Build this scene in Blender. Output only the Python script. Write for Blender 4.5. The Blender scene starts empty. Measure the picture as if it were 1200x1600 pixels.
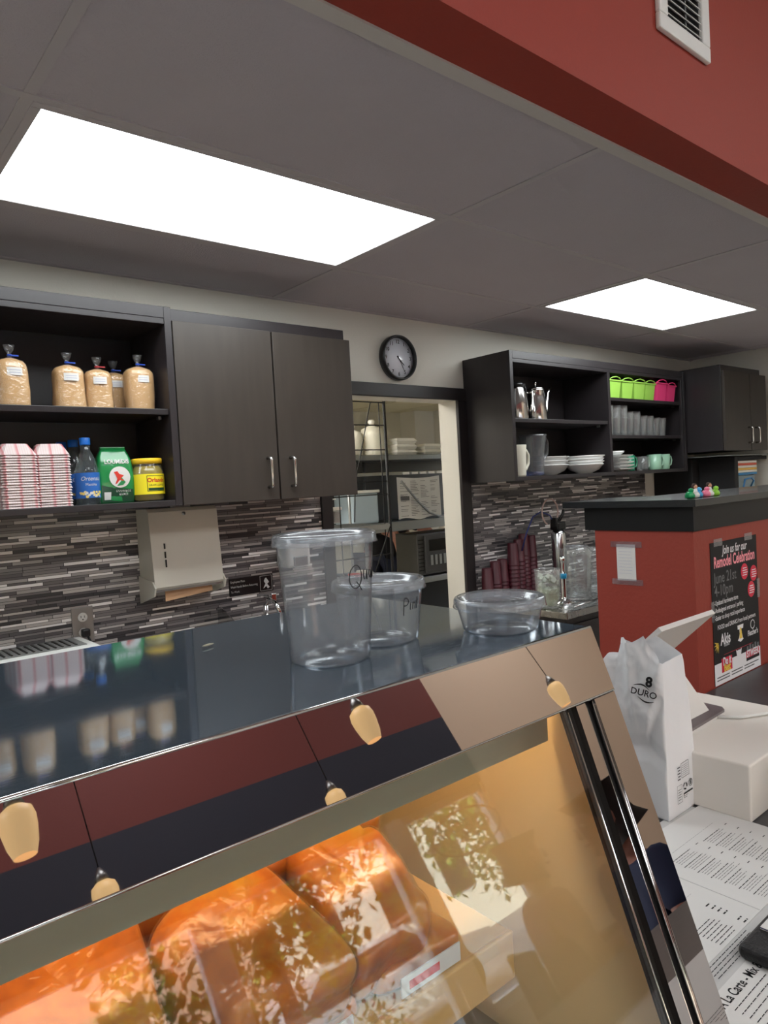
import bpy, bmesh, math, random
from mathutils import Vector, Matrix, noise
random.seed(7)
S = bpy.context.scene
COL = S.collection

# ------------------------------------------------------------------ camera
YAW, PITCH, ROLL = 0.70027451, -0.0361885, -0.05530448
cd = bpy.data.cameras.new('camera')
cam = bpy.data.objects.new('camera', cd); COL.objects.link(cam)
cd.sensor_fit = 'VERTICAL'; cd.sensor_height = 36.0; cd.lens = 1104.3 / 1600 * 36
cd.clip_start = 0.02; cd.clip_end = 200
fw = Vector((math.sin(YAW) * math.cos(PITCH), math.cos(YAW) * math.cos(PITCH), math.sin(PITCH)))
rt = Vector((math.cos(YAW), -math.sin(YAW), 0)); up = rt.cross(fw)
r2 = rt * math.cos(ROLL) + up * math.sin(ROLL); u2 = -rt * math.sin(ROLL) + up * math.cos(ROLL)
cam.matrix_world = Matrix(((r2.x, u2.x, -fw.x, 0), (r2.y, u2.y, -fw.y, 0), (r2.z, u2.z, -fw.z, 1.59), (0, 0, 0, 1)))
S.camera = cam

# ------------------------------------------------------------------ world, sun, exposure
w = bpy.data.worlds.new('world'); S.world = w; w.use_nodes = True
wn = w.node_tree; bgn = wn.nodes['Background']
sky = wn.nodes.new('ShaderNodeTexSky'); sky.sky_type = 'NISHITA'; sky.sun_disc = False
sky.sun_elevation = math.radians(48); sky.sun_rotation = math.radians(150)
wn.links.new(sky.outputs[0], bgn.inputs[0]); bgn.inputs[1].default_value = 1.0
sd = bpy.data.lights.new('sun', 'SUN'); sd.energy = 15.0; sd.angle = 0.01; sd.color = (1, .95, .86)
sun = bpy.data.objects.new('sun', sd); COL.objects.link(sun)
sun.rotation_euler = (math.radians(42), 0, math.radians(-150))
S.view_settings.view_transform = 'Standard'; S.view_settings.look = 'None'
S.view_settings.exposure = 1.0; S.view_settings.gamma = 1.0
S.view_settings.use_curve_mapping = False
for (px, pw) in ((1.95, 3.3), ):
    pl = bpy.data.lights.new('window_portal', 'AREA'); pl.shape = 'RECTANGLE'; pl.size = pw; pl.size_y = 1.1
    pl.cycles.is_portal = True
    po = bpy.data.objects.new('window_portal', pl); COL.objects.link(po)
    po.location = (px, -2.58, 1.16); po.rotation_euler = (math.radians(90), 0, 0)
CEIL_L = 6.0; KITCHEN_L = 11; CASE_L = 6.8; PEND_L = .42; FILL_L = 4.2

# ------------------------------------------------------------------ helpers
def sr(r, g, b):
    f = lambda c: (c / 255 / 12.92) if c / 255 <= .04045 else ((c / 255 + .055) / 1.055) ** 2.4
    return (f(r), f(g), f(b), 1)

def mat(name, col, rough=.5, metal=0., coat=0., emit=None, es=1., bump=0., bscale=60., var=0., vscale=8., trans=0., ior=1.45, spec=.5, aniso=None):
    m = bpy.data.materials.new(name); m.use_nodes = True
    nt = m.node_tree; p = nt.nodes['Principled BSDF']
    p.inputs['Base Color'].default_value = col; p.inputs['Roughness'].default_value = rough
    p.inputs['Metallic'].default_value = metal; p.inputs['Coat Weight'].default_value = coat
    p.inputs['IOR'].default_value = ior; p.inputs['Transmission Weight'].default_value = trans
    p.inputs['Specular IOR Level'].default_value = spec
    if emit:
        p.inputs['Emission Color'].default_value = emit; p.inputs['Emission Strength'].default_value = es
    tc = None
    def coord(scale):
        nonlocal tc
        if tc is None: tc = nt.nodes.new('ShaderNodeTexCoord')
        mp = nt.nodes.new('ShaderNodeMapping'); nt.links.new(tc.outputs['Object'], mp.inputs[0])
        mp.inputs['Scale'].default_value = scale; return mp.outputs[0]
    if var:
        n = nt.nodes.new('ShaderNodeTexNoise'); n.inputs['Scale'].default_value = vscale; n.inputs['Detail'].default_value = 4
        nt.links.new(coord(aniso or (1, 1, 1)), n.inputs['Vector'])
        mx = nt.nodes.new('ShaderNodeMix'); mx.data_type = 'RGBA'
        a = [max(0, c * (1 - var)) for c in col[:3]] + [1]; b = [min(1, c * (1 + var)) for c in col[:3]] + [1]
        mx.inputs[6].default_value = a; mx.inputs[7].default_value = b
        nt.links.new(n.outputs[0], mx.inputs[0]); nt.links.new(mx.outputs[2], p.inputs['Base Color'])
    if bump:
        n = nt.nodes.new('ShaderNodeTexNoise'); n.inputs['Scale'].default_value = bscale; n.inputs['Detail'].default_value = 3
        nt.links.new(coord((1, 1, 1)), n.inputs['Vector'])
        bp = nt.nodes.new('ShaderNodeBump'); bp.inputs['Strength'].default_value = bump; bp.inputs['Distance'].default_value = .003
        nt.links.new(n.outputs[0], bp.inputs['Height']); nt.links.new(bp.outputs[0], p.inputs['Normal'])
    return m

def thin(name, tint=(1, 1, 1, 1), milky=0., milk=(1, 1, 1, 1), ior=1.5, rough=.02, refl=1.0, wr=0):
    """thin clear sheet: transparent + fresnel gloss + a milky share"""
    m = bpy.data.materials.new(name); m.use_nodes = True; nt = m.node_tree; nt.nodes.clear()
    o = nt.nodes.new('ShaderNodeOutputMaterial'); t = nt.nodes.new('ShaderNodeBsdfTransparent'); t.inputs[0].default_value = tint
    g = nt.nodes.new('ShaderNodeBsdfGlossy'); g.inputs['Roughness'].default_value = rough; g.inputs[0].default_value = (refl, refl, refl, 1)
    fr = nt.nodes.new('ShaderNodeFresnel'); ge = nt.nodes.new('ShaderNodeNewGeometry')
    io = nt.nodes.new('ShaderNodeMapRange'); io.inputs[3].default_value = ior; io.inputs[4].default_value = 1 / ior
    nt.links.new(ge.outputs['Backfacing'], io.inputs[0]); nt.links.new(io.outputs[0], fr.inputs[0])
    if wr:
        tc = nt.nodes.new('ShaderNodeTexCoord'); n = nt.nodes.new('ShaderNodeTexNoise'); n.inputs['Scale'].default_value = wr; n.inputs['Detail'].default_value = 4; n.inputs['Distortion'].default_value = 1.2
        nt.links.new(tc.outputs['Object'], n.inputs['Vector']); bp = nt.nodes.new('ShaderNodeBump'); bp.inputs['Strength'].default_value = .7; bp.inputs['Distance'].default_value = .006
        nt.links.new(n.outputs[0], bp.inputs['Height']); nt.links.new(bp.outputs[0], g.inputs['Normal'])
    d = nt.nodes.new('ShaderNodeBsdfDiffuse'); d.inputs[0].default_value = milk
    tr = nt.nodes.new('ShaderNodeBsdfTranslucent'); tr.inputs[0].default_value = milk
    a = nt.nodes.new('ShaderNodeMixShader'); a.inputs[0].default_value = .5
    nt.links.new(d.outputs[0], a.inputs[1]); nt.links.new(tr.outputs[0], a.inputs[2])
    b = nt.nodes.new('ShaderNodeMixShader'); b.inputs[0].default_value = milky
    nt.links.new(t.outputs[0], b.inputs[1]); nt.links.new(a.outputs[0], b.inputs[2])
    c = nt.nodes.new('ShaderNodeMixShader'); nt.links.new(fr.outputs[0], c.inputs[0])
    nt.links.new(b.outputs[0], c.inputs[1]); nt.links.new(g.outputs[0], c.inputs[2]); nt.links.new(c.outputs[0], o.inputs[0])
    return m

class MB:
    def __init__(s): s.bm = bmesh.new(); s.mats = []
    def mi(s, m):
        if m not in s.mats: s.mats.append(m)
        return s.mats.index(m)
    def add(s, vs, fs, m, smooth=False):
        i = s.mi(m); bv = [s.bm.verts.new(v) for v in vs]
        for f in fs:
            try: q = s.bm.faces.new([bv[k] for k in f])
            except ValueError: continue
            q.material_index = i; q.smooth = smooth
        return s
    def merge(s, t, m, smooth=False):
        i = s.mi(m); mp = {}
        for v in t.verts: mp[v] = s.bm.verts.new(v.co)
        for f in t.faces:
            try: q = s.bm.faces.new([mp[v] for v in f.verts])
            except ValueError: continue
            q.material_index = i; q.smooth = smooth
        t.free()
    def box(s, x0, x1, y0, y1, z0, z1, m, bev=0, seg=2, rot=None, smooth=None):
        t = bmesh.new(); bmesh.ops.create_cube(t, size=1)
        for v in t.verts: v.co = Vector((v.co.x * (x1 - x0), v.co.y * (y1 - y0), v.co.z * (z1 - z0)))
        if bev: bmesh.ops.bevel(t, geom=list(t.edges), offset=bev, segments=seg, affect='EDGES', profile=.5)
        if rot is not None:
            for v in t.verts: v.co = rot @ v.co
        c = Vector(((x0 + x1) / 2, (y0 + y1) / 2, (z0 + z1) / 2))
        for v in t.verts: v.co += c
        if bev:
            t.normal_update(); ar = max(f.calc_area() for f in t.faces)
            big = sorted(t.faces, key=lambda f: -f.calc_area())[:6]
            for f in big: f.tag = True
            i = s.mi(m); mp = {v: s.bm.verts.new(v.co) for v in t.verts}
            for f in t.faces:
                q = s.bm.faces.new([mp[v] for v in f.verts]); q.material_index = i; q.smooth = (not f.tag) if smooth is None else smooth
            t.free(); return s
        s.merge(t, m, False if smooth is None else smooth); return s
    def loft(s, loops, m, cap0=True, cap1=True, smooth=True, closed=True):
        n = len(loops[0]); vs = [p for l in loops for p in l]; fs = []
        for a in range(len(loops) - 1):
            for k in range(n if closed else n - 1):
                k2 = (k + 1) % n
                fs.append((a * n + k, a * n + k2, (a + 1) * n + k2, (a + 1) * n + k))
        if cap0: fs.append(tuple(range(n - 1, -1, -1)))
        if cap1: fs.append(tuple((len(loops) - 1) * n + k for k in range(n)))
        return s.add(vs, fs, m, smooth)
    def lathe(s, prof, m, c=(0, 0, 0), n=28, cap0=True, cap1=True, sx=1, sy=1, smooth=True):
        L = [[(c[0] + r * sx * math.cos(2 * math.pi * k / n), c[1] + r * sy * math.sin(2 * math.pi * k / n), c[2] + z) for k in range(n)] for r, z in prof]
        return s.loft(L, m, cap0, cap1, smooth)
    def tube(s, pts, r, m, n=8, cap=True):
        P = [Vector(p) for p in pts]; L = []; up_ = None
        for i, p in enumerate(P):
            d = (P[min(i + 1, len(P) - 1)] - P[max(i - 1, 0)]).normalized()
            if up_ is None:
                up_ = Vector((0, 0, 1)) if abs(d.z) < .9 else Vector((1, 0, 0))
            a = d.cross(up_).normalized(); b = a.cross(d).normalized(); up_ = b
            rr = r[i] if isinstance(r, (list, tuple)) else r
            L.append([p + (a * math.cos(2 * math.pi * k / n) + b * math.sin(2 * math.pi * k / n)) * rr for k in range(n)])
        return s.loft(L, m, cap, cap)
    def prism(s, poly, axis, a, b, m, smooth=False):
        def P(u, v, t): return (t, u, v) if axis == 'x' else ((u, t, v) if axis == 'y' else (u, v, t))
        n = len(poly); vs = [P(u, v, a) for u, v in poly] + [P(u, v, b) for u, v in poly]
        fs = [tuple(range(n)), tuple(range(2 * n - 1, n - 1, -1))] + [(k, k + n, (k + 1) % n + n, (k + 1) % n) for k in range(n)]
        return s.add(vs, fs, m, smooth)
    def text(s, st, size, m, fn, align='CENTER', bold=0, sub=0, narrow=1.0, shear=0):
        cu = bpy.data.curves.new('t', 'FONT'); cu.body = st; cu.size = size; cu.align_x = align; cu.align_y = 'CENTER'
        cu.resolution_u = 3; cu.offset = bold; cu.shear = shear; cu.space_line = 1.0
        o = bpy.data.objects.new('t', cu); COL.objects.link(o)
        dg = bpy.context.evaluated_depsgraph_get(); me = o.evaluated_get(dg).to_mesh()
        t = bmesh.new(); t.from_mesh(me); o.evaluated_get(dg).to_mesh_clear()
        bpy.data.objects.remove(o); bpy.data.curves.remove(cu)
        if sub: bmesh.ops.triangulate(t, faces=list(t.faces)); bmesh.ops.subdivide_edges(t, edges=list(t.edges), cuts=sub)
        for v in t.verts: v.co = Vector(fn(v.co.x * narrow, v.co.y))
        s.merge(t, m); return s
    def quad(s, c, u, v, m, n=None):
        """flat card: centre c, half axes u, v"""
        c, u, v = Vector(c), Vector(u), Vector(v)
        return s.add([c - u - v, c + u - v, c + u + v, c - u + v], [(0, 1, 2, 3)], m)
    def build(s, name, parent=None, world=True, label=None, kind=None):
        off = Vector((0, 0, 0)); p = parent
        if world:
            while p: off += p.location; p = p.parent
        bmesh.ops.remove_doubles(s.bm, verts=list(s.bm.verts), dist=1e-6) if len(s.bm.verts) < 200000 else None
        bmesh.ops.recalc_face_normals(s.bm, faces=list(s.bm.faces))
        for v in s.bm.verts: v.co -= off
        me = bpy.data.meshes.new(name); s.bm.to_mesh(me); s.bm.free()
        for m in s.mats: me.materials.append(m)
        o = bpy.data.objects.new(name, me); COL.objects.link(o)
        if parent: o.parent = parent
        if label: o['label'] = label
        if kind: o['kind'] = kind
        return o

def tag(o, label, cat, group=None, kind=None):
    o['label'] = label; o['category'] = cat
    if group: o['group'] = group
    if kind: o['kind'] = kind
    return o
def thing(name, label, cat, loc=(0, 0, 0), rz=0, group=None):
    o = bpy.data.objects.new(name, None); COL.objects.link(o); o.location = loc; o.rotation_euler = (0, 0, rz)
    o.empty_display_size = .05
    return tag(o, label, cat, group)
def kids(o): return [c for c in bpy.data.objects if c.parent == o]
def dup(o, loc=None, rz=None, label=None, group=None, parent=None, scale=None):
    c = o.copy(); COL.objects.link(c)
    if parent: c.parent = parent
    if loc is not None: c.location = loc
    if rz is not None: c.rotation_euler = (0, 0, rz)
    if scale is not None: c.scale = scale
    if label: c['label'] = label
    if group: c['group'] = group
    for k in kids(o): dup(k, parent=c)
    return c
def struct(name, mb): return mb.build(name, kind='structure')
def fl(o, v):
    """flat mapping in a vertical X plane: returns text mapper"""
    return None
def mapper(o, ux, uy):
    o, ux, uy = Vector(o), Vector(ux), Vector(uy)
    return lambda x, y: o + ux * x + uy * y

# ------------------------------------------------------------------ materials
M = {}
M['wall'] = mat('painted_wall', sr(214, 210, 199), .75, bump=.15, bscale=120)
M['red'] = mat('red_paint', sr(150, 52, 38), .6, bump=.2, bscale=90)
M['darkred'] = mat('red_soffit_paint', sr(116, 56, 52), .65, bump=.2, bscale=90)
M['tile'] = mat('ceiling_tile', sr(182, 175, 180), .9, bump=.5, bscale=180, var=.06, vscale=3)
M['tbar'] = mat('ceiling_grid_paint', sr(182, 176, 178), .6)
M['trimw'] = mat('edge_trim', sr(196, 190, 184), .5)
M['doorwood'] = mat('door_veneer', sr(56, 50, 45), .42, var=.25, vscale=4, aniso=(7, 7, 1), bump=.04, bscale=40)
M['wood'] = mat('espresso_wood', sr(40, 36, 38), .36, var=.2, vscale=3.5, aniso=(9, 9, 1), bump=.05, bscale=40)
M['wood2'] = mat('dark_laminate', sr(36, 32, 33), .4, var=.15, vscale=5)
M['black'] = mat('black_plastic', sr(18, 18, 19), .35)
M['blackm'] = mat('black_matte', sr(22, 21, 22), .7)
M['floor'] = mat('floor_tile', sr(190, 182, 172), .4, var=.1, vscale=3)
M['steel'] = mat('stainless', sr(190, 192, 194), .16, 1.0)
M['steeld'] = mat('dull_steel', sr(150, 152, 152), .38, 1.0)
M['chrome'] = mat('chrome', sr(215, 216, 218), .06, 1.0)
M['white'] = mat('white_plastic', sr(226, 226, 222), .4)
M['paper'] = mat('white_paper', sr(208, 206, 203), .75)
M['papg'] = mat('grey_paper', sr(186, 184, 182), .75)
M['ink'] = mat('black_ink', sr(30, 29, 30), .8)
M['inkg'] = mat('grey_ink', sr(95, 94, 96), .8)
M['counter'] = mat('dark_counter', sr(66, 64, 66), .4, var=.2, vscale=50)
M['glass'] = thin('clear_glass', (.97, .985, .98, 1))
M['glassw'] = thin('clear_tumbler', (.95, .96, .955, 1), .09)
M['smoke'] = thin('smoked_plastic', (.75, .77, .80, 1), .08)
M['pp'] = thin('translucent_plastic', (.97, .975, .98, 1), .07, (.8, .83, .87, 1), rough=.16, refl=.55)
M['pplid'] = thin('translucent_lid', (.96, .97, .98, 1), .16, (.8, .83, .87, 1), rough=.15, refl=.6)
M['clearbag'] = thin('clear_film', (.96, .96, .96, 1), .05)
M['silver'] = mat('silver_metal', sr(205, 203, 200), .14, 1.0)

def brushed(name, col, rough, sc, strength=.12, axis=(1, 1, 1), lo=.8):
    m = mat(name, col, rough, 1.0); nt = m.node_tree; p = nt.nodes['Principled BSDF']
    tc = nt.nodes.new('ShaderNodeTexCoord'); mp = nt.nodes.new('ShaderNodeMapping'); mp.inputs['Scale'].default_value = axis
    nt.links.new(tc.outputs['Object'], mp.inputs[0])
    n = nt.nodes.new('ShaderNodeTexNoise'); n.inputs['Scale'].default_value = sc; n.inputs['Detail'].default_value = 5
    nt.links.new(mp.outputs[0], n.inputs['Vector'])
    r = nt.nodes.new('ShaderNodeMapRange'); r.inputs[1].default_value = .3; r.inputs[2].default_value = .75
    r.inputs[3].default_value = rough * .55; r.inputs[4].default_value = rough * 1.7
    nt.links.new(n.outputs[0], r.inputs[0]); nt.links.new(r.outputs[0], p.inputs['Roughness'])
    b = nt.nodes.new('ShaderNodeBump'); b.inputs['Strength'].default_value = strength; b.inputs['Distance'].default_value = .0004
    nt.links.new(n.outputs[0], b.inputs['Height']); nt.links.new(b.outputs[0], p.inputs['Normal'])
    mx = nt.nodes.new('ShaderNodeMix'); mx.data_type = 'RGBA'
    mx.inputs[6].default_value = [c * lo for c in col[:3]] + [1]; mx.inputs[7].default_value = [min(1, c * (1 + (1 - lo) * .75)) for c in col[:3]] + [1]
    nt.links.new(n.outputs[0], mx.inputs[0]); nt.links.new(mx.outputs[2], p.inputs['Base Color'])
    return m
M['casetop'] = brushed('brushed_case_top', sr(118, 134, 150), .05, 45, .012, (1.5, 14, 14))
M['casetop'].node_tree.nodes['Principled BSDF'].inputs['Metallic'].default_value = .72
M['band'] = brushed('polished_band', sr(186, 180, 178), .012, 25, .0, (1, 10, 10), 1.0)
M['counterst'] = brushed('steel_counter', sr(150, 148, 146), .22, 30, .2)

def mosaic():
    m = bpy.data.materials.new('mosaic_strip_tile'); m.use_nodes = True; nt = m.node_tree; p = nt.nodes['Principled BSDF']
    N = nt.nodes.new; Lk = nt.links.new
    def ma(op, a, b=None, c=None):
        n = N('ShaderNodeMath'); n.operation = op
        for i, v in enumerate((a, b, c)):
            if v is None: continue
            if isinstance(v, (int, float)): n.inputs[i].default_value = v
            else: Lk(v, n.inputs[i])
        return n.outputs[0]
    tc = N('ShaderNodeTexCoord'); sp = N('ShaderNodeSeparateXYZ'); Lk(tc.outputs['Object'], sp.inputs[0])
    x, z = sp.outputs[0], sp.outputs[2]
    # rows alternate between a 15 mm and a 10 mm strip
    per = .0200
    zz = ma('DIVIDE', z, per); big = ma('FLOOR', zz); fr = ma('FRACT', zz)
    isb = ma('GREATER_THAN', fr, .42)
    row = ma('ADD', ma('MULTIPLY', big, 2), isb)
    f1 = ma('DIVIDE', fr, .42); f2 = ma('DIVIDE', ma('SUBTRACT', fr, .42), .58)
    rf = ma('ADD', ma('MULTIPLY', f1, ma('SUBTRACT', 1, isb)), ma('MULTIPLY', f2, isb))
    wn_ = N('ShaderNodeTexWhiteNoise'); wn_.noise_dimensions = '1D'; Lk(row, wn_.inputs['W'])
    ln = ma('ADD', .085, ma('MULTIPLY', wn_.outputs[0], .08))
    wn2 = N('ShaderNodeTexWhiteNoise'); wn2.noise_dimensions = '1D'; Lk(ma('ADD', row, 371.3), wn2.inputs['W'])
    u = ma('DIVIDE', ma('ADD', x, ma('MULTIPLY', wn2.outputs[0], 7.3)), ln)
    bi = ma('FLOOR', u); bf = ma('FRACT', u)
    cv = N('ShaderNodeCombineXYZ'); Lk(row, cv.inputs[0]); Lk(bi, cv.inputs[1])
    w3 = N('ShaderNodeTexWhiteNoise'); w3.noise_dimensions = '2D'; Lk(cv.outputs[0], w3.inputs['Vector'])
    rp = N('ShaderNodeValToRGB'); rp.color_ramp.interpolation = 'CONSTANT'
    cols = [(0, sr(124, 121, 122)), (.2, sr(88, 86, 89)), (.38, sr(164, 160, 158)), (.52, sr(108, 105, 106)), (.68, sr(54, 54, 58)), (.78, sr(245, 243, 242)), (.90, sr(190, 186, 183))]
    rp.color_ramp.elements[0].color = cols[0][1]; rp.color_ramp.elements[1].position = .2; rp.color_ramp.elements[1].color = cols[1][1]
    for q, c in cols[2:]:
        e = rp.color_ramp.elements.new(q); e.color = c
    Lk(w3.outputs[0], rp.inputs[0])
    gx = ma('LESS_THAN', ma('MULTIPLY', bf, ln), .0018); gz = ma('LESS_THAN', rf, .12); g = ma('MAXIMUM', gx, gz)
    mx = N('ShaderNodeMix'); mx.data_type = 'RGBA'; Lk(g, mx.inputs[0]); Lk(rp.outputs[0], mx.inputs[6]); mx.inputs[7].default_value = sr(34, 32, 34)
    Lk(mx.outputs[2], p.inputs['Base Color'])
    Lk(ma('ADD', .30, ma('MULTIPLY', g, .5)), p.inputs['Roughness'])
    b = N('ShaderNodeBump'); b.inputs['Strength'].default_value = .6; b.inputs['Distance'].default_value = .0015; b.invert = True
    Lk(g, b.inputs['Height']); Lk(b.outputs[0], p.inputs['Normal'])
    return m
M['mosaic'] = mosaic()

# ------------------------------------------------------------------ the setting
WY = 2.672; CZ = 2.437; EY = 1.01; RX = 5.47
b = MB(); b.box(-3, 9, -2.75, 8.2, -.05, 0, M['floor']); struct('floor', b)
# back wall with the doorway cut out
b = MB()
b.box(-3, 1.93, WY, WY + .13, 0, 3.6, M['wall']); b.box(2.80, RX + .1, WY, WY + .13, 0, 3.6, M['wall']); b.box(1.93, 2.80, WY, WY + .13, 2.032, 3.6, M['wall'])
struct('wall_back', b)
b = MB(); b.box(RX, RX + .12, -2.75, WY, 0, 3.6, M['wall']); struct('wall_right', b)
b = MB(); b.box(-3.1, -3, -2.75, 8.2, 0, 3.6, M['wall']); struct('wall_left', b)
# mosaic backsplash
b = MB(); b.box(-1.5, 1.872, WY - .008, WY, .92, 1.575, M['mosaic']); struct('trim_1', b)
b = MB(); b.box(2.876, 4.705, WY - .008, WY, .92, 1.60, M['mosaic']); struct('trim_2', b)
# door casing
b = MB()
b.box(1.86, 2.873, WY - .02, WY, 2.032, 2.097, M['wood2'], .003); b.box(2.80, 2.873, WY - .02, WY, 0, 2.032, M['wood2'], .003)
b.box(1.868, 1.93, WY - .02, WY, 0, 2.032, M['wood2'], .003)
struct('trim_3', b)
# suspended ceiling, tile by tile with the two lamp openings left free
TX = [-3 + 0, -1.98, -.76, .437, 1.68, 2.90, 4.12, 5.34, RX]; TY = [EY, 1.585, 2.190, WY]
LAMPS = [(3, 1), (5, 1), (1, 1)]  # last entry is an unseen panel, added for extra light from the left
b = MB()
for i in range(len(TX) - 1):
    for j in range(3):
        if (i, j) in LAMPS: continue
        b.box(TX[i] + .006, TX[i + 1] - .006, TY[j] + .006, TY[j + 1] - .006, CZ + .002, CZ + .016, M['tile'])
for x in TX[1:-1]: b.box(x - .012, x + .012, EY, WY, CZ - .001, CZ + .004, M['tbar'])
for y in TY[1:-1]: b.box(-3, RX, y - .012, y + .012, CZ - .0016, CZ + .004, M['tbar'])
b.box(-3, RX, WY - .02, WY, CZ - .003, CZ + .004, M['tbar'])
b.box(-3, RX, EY - .012, EY + .022, CZ - .004, CZ + .012, M['trimw'])
b.box(-3, RX, EY, WY, CZ + .14, CZ + .17, M['tile'])
struct('ceiling', b)
# red bulkhead over the front edge of the ceiling
b = MB()
b.add([(-3, .88, CZ + .001), (RX, .88, CZ + .001), (RX, EY - .012, CZ + .001), (-3, EY - .012, CZ + .001), (-3, .88, 3.6), (RX, .88, 3.6), (RX, EY - .012, 3.6), (-3, EY - .012, 3.6)],
      [(0, 1, 2, 3), (2, 3, 7, 6), (4, 5, 6, 7), (0, 4, 7, 3), (1, 2, 6, 5), (0, 1, 5, 4)], M['red'])
struct('wall_bulkhead', b)
b = MB(); b.box(-3, RX, -2.75, .88, 3.6, 3.65, M['wall']); struct('ceiling', b)
# unseen lamps added under the front room ceiling to brighten the scene
M['fillglow'] = mat('fill_diffuser', (1, 1, 1, 1), .5, emit=(.95, .98, 1, 1), es=FILL_L)
for lx, ly, lab in ((-1.2, -1.5, 'added fill lamp, unseen, over the left of the front room'), (1.4, -1.5, 'added fill lamp, unseen, over the middle of the front room'), (4.1, -1.5, 'added fill lamp, unseen, over the right of the front room')):
    t = thing('fill_lamp', lab, 'ceiling light', (lx, ly, 3.6), group='added fill lamps')
    b = MB(); b.box(lx - .6, lx + .6, ly - .6, ly + .6, 3.57, 3.585, M['fillglow']); b.build('diffuser', t)
    b = MB(); b.box(lx - .63, lx + .63, ly - .63, ly + .63, 3.586, 3.599, M['tbar']); b.build('frame', t)
# front wall with shop windows (seen in the mirror of the case glass)
FY = -2.6
b = MB()
b.box(-3, .30, FY - .12, FY, 0, 2.36, M['wall']); b.box(3.35, RX, FY - .12, FY, 0, 3.6, mat('tan_wall_paint', sr(224, 200, 176), .7))
b.box(.30, 3.35, FY - .12, FY, 0, .62, M['wall']); b.box(-3, 3.35, FY - .12, FY, 2.36, 3.6, M['darkred'])
b.box(.30, 3.35, FY - .12, FY, 1.70, 2.36, mat('dark_valance', sr(52, 54, 66), .8))
struct('wall_front', b)
for k, (x0, x1) in enumerate(((.30, 1.36), (1.42, 2.52), (2.64, 3.35))):
    b = MB()
    for (a0, a1, c0, c1) in ((x0, x1, .62, .67), (x0, x1, 1.655, 1.70), (x0, x0 + .045, .67, 1.655), (x1 - .045, x1, .67, 1.655)):
        b.box(a0, a1, FY - .09, FY - .03, c0, c1, M['white'], .004)
    b.box(x0 + .045, x1 - .045, FY - .063, FY - .057, .67, 1.655, M['glass'])
    o = struct('window_%d' % (k + 1), b)
b = MB()
for x in (1.39, 2.58): b.box(x - (.03 if x < 2 else .06), x + (.03 if x < 2 else .06), FY - .12, FY, .62, 1.70, M['white'])
struct('trim_4', b)

# ceiling lamps
def prismatic():
    m = bpy.data.materials.new('prismatic_diffuser'); m.use_nodes = True; nt = m.node_tree; p = nt.nodes['Principled BSDF']
    p.inputs['Base Color'].default_value = sr(235, 240, 242); p.inputs['Roughness'].default_value = .35
    tc = nt.nodes.new('ShaderNodeTexCoord'); v = nt.nodes.new('ShaderNodeTexVoronoi'); v.inputs['Scale'].default_value = 130
    nt.links.new(tc.outputs['Object'], v.inputs['Vector'])
    r = nt.nodes.new('ShaderNodeMapRange'); r.inputs[1].default_value = 0; r.inputs[2].default_value = .8; r.inputs[3].default_value = CEIL_L; r.inputs[4].default_value = CEIL_L * .8
    nt.links.new(v.outputs['Distance'], r.inputs[0]); nt.links.new(r.outputs[0], p.inputs['Emission Strength'])
    p.inputs['Emission Color'].default_value = (.93, .985, 1, 1)
    return m
M['diff'] = prismatic()
for (i, j), lab in zip(LAMPS, ('large ceiling light panel at the left, over the open shelves', 'smaller looking ceiling light panel at the right, over the cup cabinet', 'added ceiling light panel, unseen, left of the view over the counter')):
    x0, x1, y0, y1 = TX[i] + .012, TX[i + 1] - .012, TY[j] + .012, TY[j + 1] - .012
    t = thing('ceiling_light', lab, 'ceiling light', ((x0 + x1) / 2, (y0 + y1) / 2, CZ), group='ceiling light panels')
    b = MB(); w_ = .022
    for (a0, a1, c0, c1) in ((x0, x1, y0, y0 + w_), (x0, x1, y1 - w_, y1), (x0, x0 + w_, y0 + w_, y1 - w_), (x1 - w_, x1, y0 + w_, y1 - w_)):
        b.box(a0, a1, c0, c1, CZ - .003, CZ + .03, M['tbar'], .002)
    b.build('frame', t)
    b = MB(); b.box(x0 + w_, x1 - w_, y0 + w_, y1 - w_, CZ + .004, CZ + .012, M['diff']); b.build('diffuser', t)

# air vent on the red bulkhead
t = thing('air_vent', 'white louvred air vent high on the red wall', 'vent', (1.83, .88, 2.68))
b = MB(); vx0, vx1, vz0, vz1 = 1.69, 1.955, 2.665, 3.0; yv = .88
for (a0, a1, c0, c1) in ((vx0, vx1, vz0, vz0 + .04), (vx0, vx1, vz1 - .04, vz1), (vx0, vx0 + .042, vz0 + .04, vz1 - .04), (vx1 - .042, vx1, vz0 + .04, vz1 - .04)):
    b.box(a0, a1, yv - .014, yv, c0, c1, M['white'], .004)
b.build('frame', t)
b = MB(); b.box(vx0 + .04, vx1 - .04, yv - .003, yv - .001, vz0 + .04, vz1 - .04, M['blackm']); b.build('duct_opening', t)
b = MB(); R45 = Matrix.Rotation(math.radians(40), 3, 'X')
z = vz0 + .052
while z < vz1 - .045:
    b.box(vx0 + .042, vx1 - .048, yv - .013, yv - .003, z - .0008, z + .0008, M['white'], rot=R45); z += .0185
b.box(vx0 + .14, vx0 + .146, yv - .008, yv - .002, vz0 + .04, vz1 - .04, M['steeld'])
b.build('louvre', t)

# ------------------------------------------------------------------ upper cabinets
def handle(b, x, z0, z1, y, m):
    pts = [(x, y, z0)]
    for a in range(0, 91, 30): pts.append((x, y - .022 - .008 * math.sin(math.radians(a)), z0 + .0 + .008 * (1 - math.cos(math.radians(a)))))
    for a in range(90, -1, -30): pts.append((x, y - .022 - .008 * math.sin(math.radians(a)), z1 - .008 * (1 - math.cos(math.radians(a)))))
    pts.append((x, y, z1)); b.tube(pts, .006, m, 10)

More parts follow.
